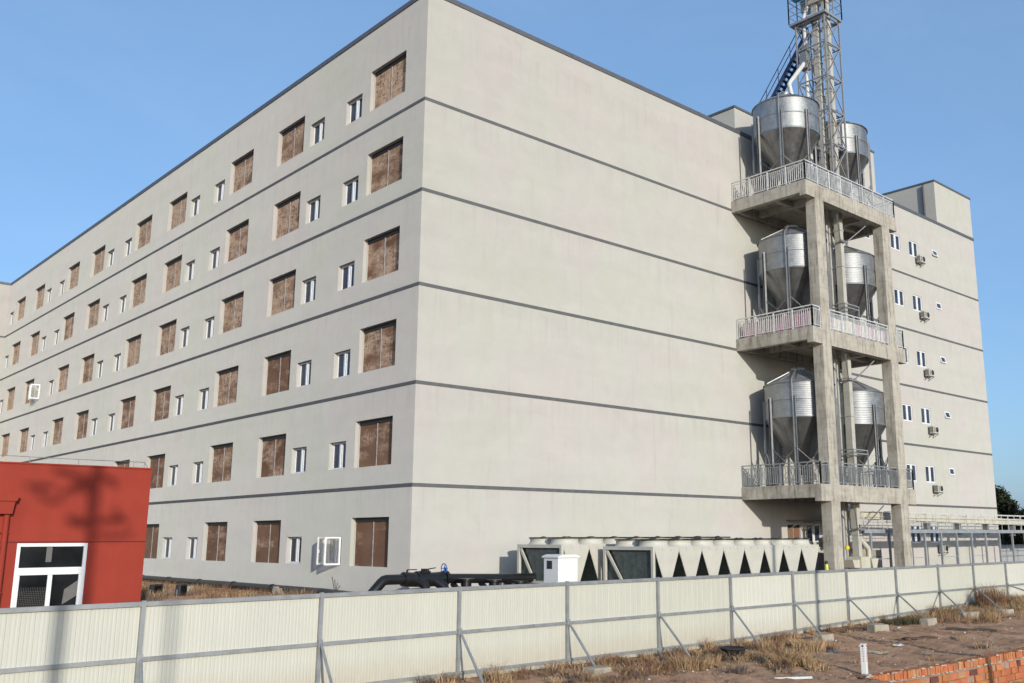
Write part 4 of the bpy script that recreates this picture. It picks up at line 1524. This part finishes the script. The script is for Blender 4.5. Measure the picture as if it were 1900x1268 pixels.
# crumpled litter near the marker post
def litter(x, y, s_, col, seed, label):
    rn = random.Random(seed)
    m = MB()
    n = 9
    vs = []
    for i in range(n):
        for j in range(n):
            u, v_ = i / (n - 1) - 0.5, j / (n - 1) - 0.5
            vs.append((u * s_ * 1.6 + rn.uniform(-0.03, 0.03), v_ * s_ + rn.uniform(-0.03, 0.03), 0.02 + abs(rn.gauss(0, 0.045)) * (1.2 - 2 * max(abs(u), abs(v_)))))
    m.add(vs, [(i * n + j, (i + 1) * n + j, (i + 1) * n + j + 1, i * n + j + 1) for i in range(n - 1) for j in range(n - 1)])
    tag(m.build('plastic_scrap', simple('crumpled_plastic', col, 0.6, var=0.3, scale=9), None, (x, y, base_z(x)), seed * 0.7), label, 'litter')


litter(6.3, -12.4, 0.36, (0.13, 0.13, 0.15), 1, 'dark grey crumpled plastic lying behind the white marker post')
litter(6.9, -13.4, 0.42, (0.36, 0.30, 0.22), 2, 'tan crumpled sheet on the dirt, just right of the marker post')
litter(8.6, -13.2, 0.22, (0.55, 0.54, 0.52), 3, 'thin whitish plastic scrap on bare dirt, beyond the tan sheet')
# floodlights dropped on the dirt behind the fence
for i, (x, y, lab) in enumerate(((-5.1, 8.9, 'black floodlight on the dirt by the red building, left of the pair'), (-4.45, 8.2, 'black floodlight with a bright lens, right of the pair by the red building'))):
    t = thing('floodlight', lab, 'floodlight', (x, y, -0.12), 0.5 + i * 0.2, 'floodlights lying on the dirt')
    bevel(MB().box(-0.25, 0.25, -0.1, 0.1, 0.03, 0.42).build('housing', MT['dark'], t), 0.03)
    MB().box(-0.19, 0.19, -0.106, -0.1005, 0.09, 0.36).build('lens', MT['glass_dark'], t)
    MB().beam((-0.28, 0, 0), (-0.28, 0, 0.24), 0.03).beam((0.28, 0, 0), (0.28, 0, 0.24), 0.03).beam((-0.28, 0, 0.01), (0.28, 0, 0.01), 0.03).build('bracket', MT['lattice'], t)
for i, (x, y, s, lab) in enumerate(((-3.1, 11.2, 0.5, 'pale concrete pipe support under the black pipe, nearest the floodlights'), (-1.2, 7.0, 0.42, 'pale concrete pipe support under the black pipe, farther right, close to the fence'), (-4.6, 13.0, 0.4, 'pale concrete lump beside the red building wall behind the floodlights'))):
    o = MB().box(-s / 2, s / 2, -0.15, 0.15, -0.05, 0.2).box(-s / 2, -s / 4, -0.12, 0.12, 0.2, 0.27).build('pipe_support', MT['block'], None, (x, y, -0.12), 0.3 * i)
    bevel(o, 0.02)
    tag(o, lab, 'block', 'pale concrete lumps behind the fence')

# ------------------------------------------------------------------ loose stones and dry grass (stuff)
rg = np.random.default_rng(21)
m = MB()
for i in range(5200):
    x = rg.uniform(-3, 26); y = -9.5 - 6.6 * rg.random()
    if y < bk_y(x) - 0.02:
        continue
    s = 0.008 + 0.035 * rg.random() ** 3
    if rg.random() < 0.03:
        s *= rg.uniform(1.5, 3.2)
    z = base_z(x)
    b = rg.uniform(0.5, 1.3)
    col = (0.22 * b, 0.165 * b, 0.13 * b) if rg.random() > 0.08 else (0.6, 0.57, 0.52)
    vs = [(x + s * rg.uniform(.7, 1.5), y, z + .2 * s), (x - s, y + s * .3, z + .2 * s), (x, y + s, z + .2 * s), (x, y - s * rg.uniform(.7, 1.3), z + .2 * s), (x + .1 * s, y, z + s * rg.uniform(.6, 1.1))]
    m.add(vs, [(0, 2, 4), (2, 1, 4), (1, 3, 4), (3, 0, 4)], col=col)
tag(m.build('rubble', MT['stone'], recalc=False), 'small stones and grit scattered over the bare dirt', 'rubble', kind='stuff')


def grass_blades(spots, seed):
    """spots: (x, y, radius, count, height, tone, zfunc)"""
    rn = np.random.default_rng(seed)
    V, F, Cc = [], [], []
    for x0, y0, rad, cnt, hgt, tone, flat in spots:
        for _ in range(cnt):
            a = rn.uniform(0, 2 * PI)
            rr_ = rad * math.sqrt(rn.random())
            x, y = x0 + rr_ * math.cos(a), y0 + rr_ * math.sin(a)
            z = ground_z(x, y) - 0.01
            h = hgt * rn.uniform(0.35, 1.15)
            la_ = a + rn.uniform(-1.2, 1.2)
            lean = h * rn.uniform(0.15, 0.9) * flat
            wdt = rn.uniform(0.004, 0.009)
            wa = rn.uniform(0, PI)
            dx, dy = wdt * math.cos(wa), wdt * math.sin(wa)
            mx_, my_ = x + lean * 0.35 * math.cos(la_), y + lean * 0.35 * math.sin(la_)
            ex_, ey_ = x + lean * math.cos(la_), y + lean * math.sin(la_)
            b = len(V)
            V.extend([(x - dx, y - dy, z), (x + dx, y + dy, z), (mx_ + dx * .8, my_ + dy * .8, z + h * .6), (mx_ - dx * .8, my_ - dy * .8, z + h * .6), (ex_, ey_, z + h * rn.uniform(.75, 1.0))])
            F.append((b, b + 1, b + 2, b + 3)); F.append((b + 3, b + 2, b + 4))
            k = rn.uniform(0.6, 1.3)
            c = (tone[0] * k, tone[1] * k * rn.uniform(.9, 1.08), tone[2] * k)
            Cc += [c, c]
    me = bpy.data.meshes.new('dry_grass')
    me.from_pydata(V, [], F)
    at = me.attributes.new('tint', 'FLOAT_COLOR', 'FACE')
    arr = np.ones((len(F), 4), dtype=np.float32)
    arr[:, :3] = np.array(Cc)
    at.data.foreach_set('color', arr.ravel())
    me.materials.append(MT['grass'])
    o = bpy.data.objects.new('dry_grass', me)
    COL.objects.link(o)
    return o


STRAW, GOLD, BROWN, GREY, GREEN = (0.37, 0.245, 0.135), (0.47, 0.32, 0.18), (0.23, 0.135, 0.08), (0.16, 0.12, 0.10), (0.085, 0.08, 0.045)
sp = []
rs = random.Random(4)
for i in range(260):                                 # strip along the foot of the fence
    x = rs.uniform(-6, 27)
    y = FY - 0.15 - 1.0 * rs.random() ** 1.6
    if 9.5 < x < 15.5 and rs.random() < 0.25:
        continue
    sp.append((x, y, rs.uniform(0.05, 0.28), rs.randint(20, 90), rs.uniform(0.08, 0.42) * rs.uniform(0.5, 1.2), rs.choice([STRAW, BROWN, BROWN, GOLD, GREY]), rs.uniform(0.7, 1.8)))
for i in range(170):                                  # drier belt in front, left half
    x = rs.uniform(-3.5, 7.0)
    y = rs.uniform(-12.2, -9.9)
    sp.append((x, y, rs.uniform(0.05, 0.3), rs.randint(20, 90), rs.uniform(0.06, 0.32) * rs.uniform(0.5, 1.2), rs.choice([STRAW, STRAW, BROWN, GREY, GOLD]), rs.uniform(0.8, 2.0)))
for i in range(34):                                  # the big straw clump, made of many leaning tufts
    gx, gy = 2.9 + rs.gauss(0, 0.48), -13.3 + rs.gauss(0, 0.38)
    q = math.exp(-((gx - 2.9) ** 2 + (gy + 13.3) ** 2) / 0.35)
    sp.append((gx, gy, rs.uniform(0.06, 0.18), rs.randint(45, 120), 0.14 + 0.38 * q * rs.uniform(0.7, 1.1), rs.choice([GOLD, STRAW, GOLD, BROWN]), rs.uniform(0.9, 1.7)))
for i in range(420):                                 # flattened straw litter
    x = rs.uniform(-3.5, 27)
    y = -9.6 - 5.8 * rs.random() ** 1.5
    if x > 6.5 and y < -12.3 and rs.random() < 0.8:
        continue
    sp.append((x, y, rs.uniform(0.1, 0.4), rs.randint(8, 34), rs.uniform(0.02, 0.09), rs.choice([STRAW, BROWN, GREY, GOLD]), 4.0))
for x, y, r_, n_, h_, c_ in ((1.0, -13.0, 0.25, 200, 0.22, GREY), (2.1, -13.6, 0.2, 160, 0.2, GREY), (4.6, -12.3, 0.3, 260, 0.3, STRAW), (6.2, -11.6, 0.5, 500, 0.42, GOLD), (5.2, -11.0, 0.4, 300, 0.5, STRAW), (0.9, -11.6, 0.5, 500, 0.38, STRAW), (0.1, -11.3, 0.5, 420, 0.3, BROWN), (-1.0, -11.6, 0.5, 350, 0.22, BROWN), (14.2, -10.5, 0.45, 420, 0.35, GREEN), (13.6, -10.2, 0.3, 200, 0.3, GREEN), (9.6, -15.3, 0.18, 90, 0.18, GREY), (9.6, -15.3, 0.3, 60, 0.25, GOLD), (6.5, -15.3, 0.15, 50, 0.2, STRAW), (4.6, -14.2, 0.1, 25, 0.2, STRAW), (11.2, -13.9, 0.2, 60, 0.15, STRAW)):
    sp.append((x, y, r_, n_, h_, c_, 1.0))
for i in range(120):                                  # taller growth at the right
    x = rs.uniform(15.5, 34)
    y = rs.uniform(-12.6, -9.5)
    sp.append((x, y, rs.uniform(0.1, 0.45), rs.randint(50, 160), rs.uniform(0.15, 0.55), rs.choice([STRAW, GOLD, BROWN, STRAW]), rs.uniform(0.8, 1.6)))
for i in range(6):
    sp.append((22.0 + rs.uniform(-0.6, 1.2), -9.8 + rs.uniform(-0.3, 0.2), 0.25, 150, 1.0, BROWN, 0.6))
tag(grass_blades(sp, 2), 'dry straw coloured grass along the foot of the fence', 'grass', kind='stuff')
sp = []
for i in range(240):
    x = rs.uniform(-9.5, -1.6)
    y = rs.uniform(0.5, 24)
    sp.append((x, y, rs.uniform(0.3, 0.8), rs.randint(60, 140), rs.uniform(0.1, 0.4), rs.choice([STRAW, BROWN, GOLD, GREY, BROWN]), 1.0))
tag(grass_blades(sp, 3), 'dry brown weeds on the dirt between red building and facade', 'grass', kind='stuff')

# thin dead weed stalks in front of the pipe riser
m = MB()
for k in range(4):
    m.path([(0.03 * k, 0, 0), (0.05 * k - 0.05, 0.02 * k, 0.45), (0.12 * k - 0.15, 0.03 * k, 0.85 - 0.1 * k)], 0.012, 5)
tag(m.build('weed_stalk', MT['timber'], None, (-2.6, 0.3, -0.12)), 'thin dead weed stalk standing left of the black pipe bend', 'weed')

# ------------------------------------------------------------------ trees and wall at the far right
def make_tree(loc, h, rad, seed, label):
    rn = np.random.default_rng(seed)
    t = thing('evergreen_tree', label, 'tree', loc, 0, 'dark trees beyond the right end of the building')
    m = MB()
    m.tube((0, 0, 0), (0.1, 0, h * 0.55), 0.22, 9, 0.10)
    for i in range(9):
        a = rn.uniform(0, 2 * PI); z0 = h * rn.uniform(0.25, 0.6)
        m.tube((0.05, 0, z0), (rad * 0.8 * math.cos(a), rad * 0.8 * math.sin(a), z0 + h * rn.uniform(0.12, 0.33)), 0.07, 6, 0.02)
    m.build('trunk', MT['bark'], t)
    N = 9000
    clumps = []
    for i in range(70):
        a = rn.uniform(0, 2 * PI); zz = rn.uniform(0.08, 0.98)
        prof = math.sin(PI * min(1, (zz + 0.12) ** 0.8)) * 0.9 + 0.15
        q = rad * prof * math.sqrt(rn.uniform(0.15, 1))
        clumps.append((q * math.cos(a), q * math.sin(a), h * zz, rn.uniform(0.35, 0.8) * rad * 0.36, rn.uniform(0.55, 1.5)))
    V = np.zeros((N * 4, 3)); Cc = np.ones((N, 4), dtype=np.float32)
    for i in range(N):
        cx_, cy_, cz_, cr, cb = clumps[rn.integers(len(clumps))]
        d = rn.normal(0, 1, 3); d /= np.linalg.norm(d)
        p = np.array((cx_, cy_, cz_)) + d * cr * rn.random() ** 0.5 * np.array((1, 1, 0.8))
        s = rn.uniform(0.05, 0.13)
        u = rn.normal(0, 1, 3); u /= np.linalg.norm(u)
        w_ = np.cross(u, d); w_ /= (np.linalg.norm(w_) + 1e-6)
        V[i * 4:i * 4 + 4] = [p - u * s * 1.6, p + w_ * s * 0.6, p + u * s * 1.6, p - w_ * s * 0.6]
        Cc[i, :3] = np.array((0.028, 0.036, 0.017)) * cb * rn.uniform(0.7, 1.3)
    me = bpy.data.meshes.new('crown')
    me.from_pydata([tuple(v) for v in V], [], [(4 * i, 4 * i + 1, 4 * i + 2, 4 * i + 3) for i in range(N)])
    at = me.attributes.new('tint', 'FLOAT_COLOR', 'FACE'); at.data.foreach_set('color', Cc.ravel())
    me.materials.append(MT['leaf'])
    o = bpy.data.objects.new('crown', me); COL.objects.link(o); o.parent = t


make_tree((59.2, 4.9, -0.2), 5.6, 2.4, 1, 'dark tree at the building edge, leftmost of the row')
make_tree((61.5, 3.0, -0.2), 5.9, 2.3, 2, 'dark tree with the highest top, second from the building edge')
make_tree((57.5, 0.4, -0.2), 5.3, 2.2, 3, 'dark tree at the right edge of the photo, third from the building')
make_tree((66.0, 8.5, -0.2), 6.1, 2.8, 4, 'dark tree behind the leftmost of the row, mostly hidden')
make_tree((68.0, 3.5, -0.2), 5.8, 2.8, 5, 'dark tree filling the gap behind the front row')
gw = thing('sheet_wall', 'low grey corrugated sheet wall under the dark trees', 'wall', (47.2, 0.9, -0.2))
m = MB()
vs = []
for i in range(141):
    vs += [(i * 0.1, 0.03 * (i % 2), 0), (i * 0.1, 0.03 * (i % 2), 1.5)]
m.add(vs, [(2 * k, 2 * k + 2, 2 * k + 3, 2 * k + 1) for k in range(140)])
m.build('sheeting', MT['sheet'], gw, recalc=False)
for z in (0.1, 0.75, 1.1, 1.48):
    MB().box(0, 14, -0.05, -0.005, z, z + 0.05).build('rail', MT['lattice'], gw)

# ------------------------------------------------------------------ utility poles behind the photographer (they only throw shadows)
def shadow_from(p, dist):
    v = Vector(p) - LD * (dist / LD.y)
    return v
def pole(label, base, ztop, r, arms=()):
    t = thing('utility_pole', label, 'pole', (base[0], base[1], base[2]))
    MB().tube((0, 0, -0.3), (0, 0, ztop - base[2]), r, 14, r * 0.75).build('trunk', MT['bark'], t)
    for pts, w_ in arms:
        MB().path([(x - base[0], y - base[1], z - base[2]) for x, y, z in pts], w_, 8).build('crossarm', MT['timber'], t)
D_ = 34.0
sh_pts = [([(-12.31, 3.51), (-11.44, 3.3)], 0.08), ([(-12.85, 3.14), (-12.56, 3.12), (-12.27, 3.14)], 0.07), ([(-12.6, 3.0), (-12.53, 2.89), (-12.3, 2.8), (-12.14, 2.8), (-12.05, 3.03), (-11.66, 3.28), (-11.4, 3.3)], 0.06),
          ([(-11.5, 3.37), (-11.3, 3.37), (-11.03, 3.34), (-10.95, 3.15)], 0.08), ([(-11.92, 2.4), (-11.4, 2.35), (-10.61, 2.39)], 0.075), ([(-11.85, 2.33), (-11.5, 2.25)], 0.07), ([(-11.47, 3.3), (-11.42, 2.75), (-11.40, 2.3)], 0.12), ([(-11.6, 3.12), (-11.3, 3.12)], 0.13), ([(-11.85, 3.0), (-11.62, 3.2)], 0.07), ([(-10.9, 2.65), (-10.72, 2.38)], 0.06), ([(-11.5, 2.25), (-11.32, 2.07), (-10.89, 2.0), (-10.55, 2.06), (-10.45, 2.15)], 0.06)]
arms = [([tuple(shadow_from((x, -3.8, z), D_)) for x, z in pts], w_) for pts, w_ in sh_pts]
b = shadow_from((-11.38, -3.8, 2.0), D_)
pole('utility pole with crossarms and hanging cables, just behind the photographer', (b.x, b.y, base_z(b.x)), shadow_from((-11.4, -3.8, 4.2), D_).z, 0.13, arms)
b = shadow_from((-11.44, FY, 0.0), 42.0)
pole('plain utility pole, left of the view', (b.x, b.y, base_z(b.x)), b.z + 3.2, 0.085)
b = shadow_from((10.49, FY, 0.0), 16.0)
pole('short plain pole in the lot to the right of the photographer', (b.x, b.y, -2.1), b.z + 2.4, 0.12)
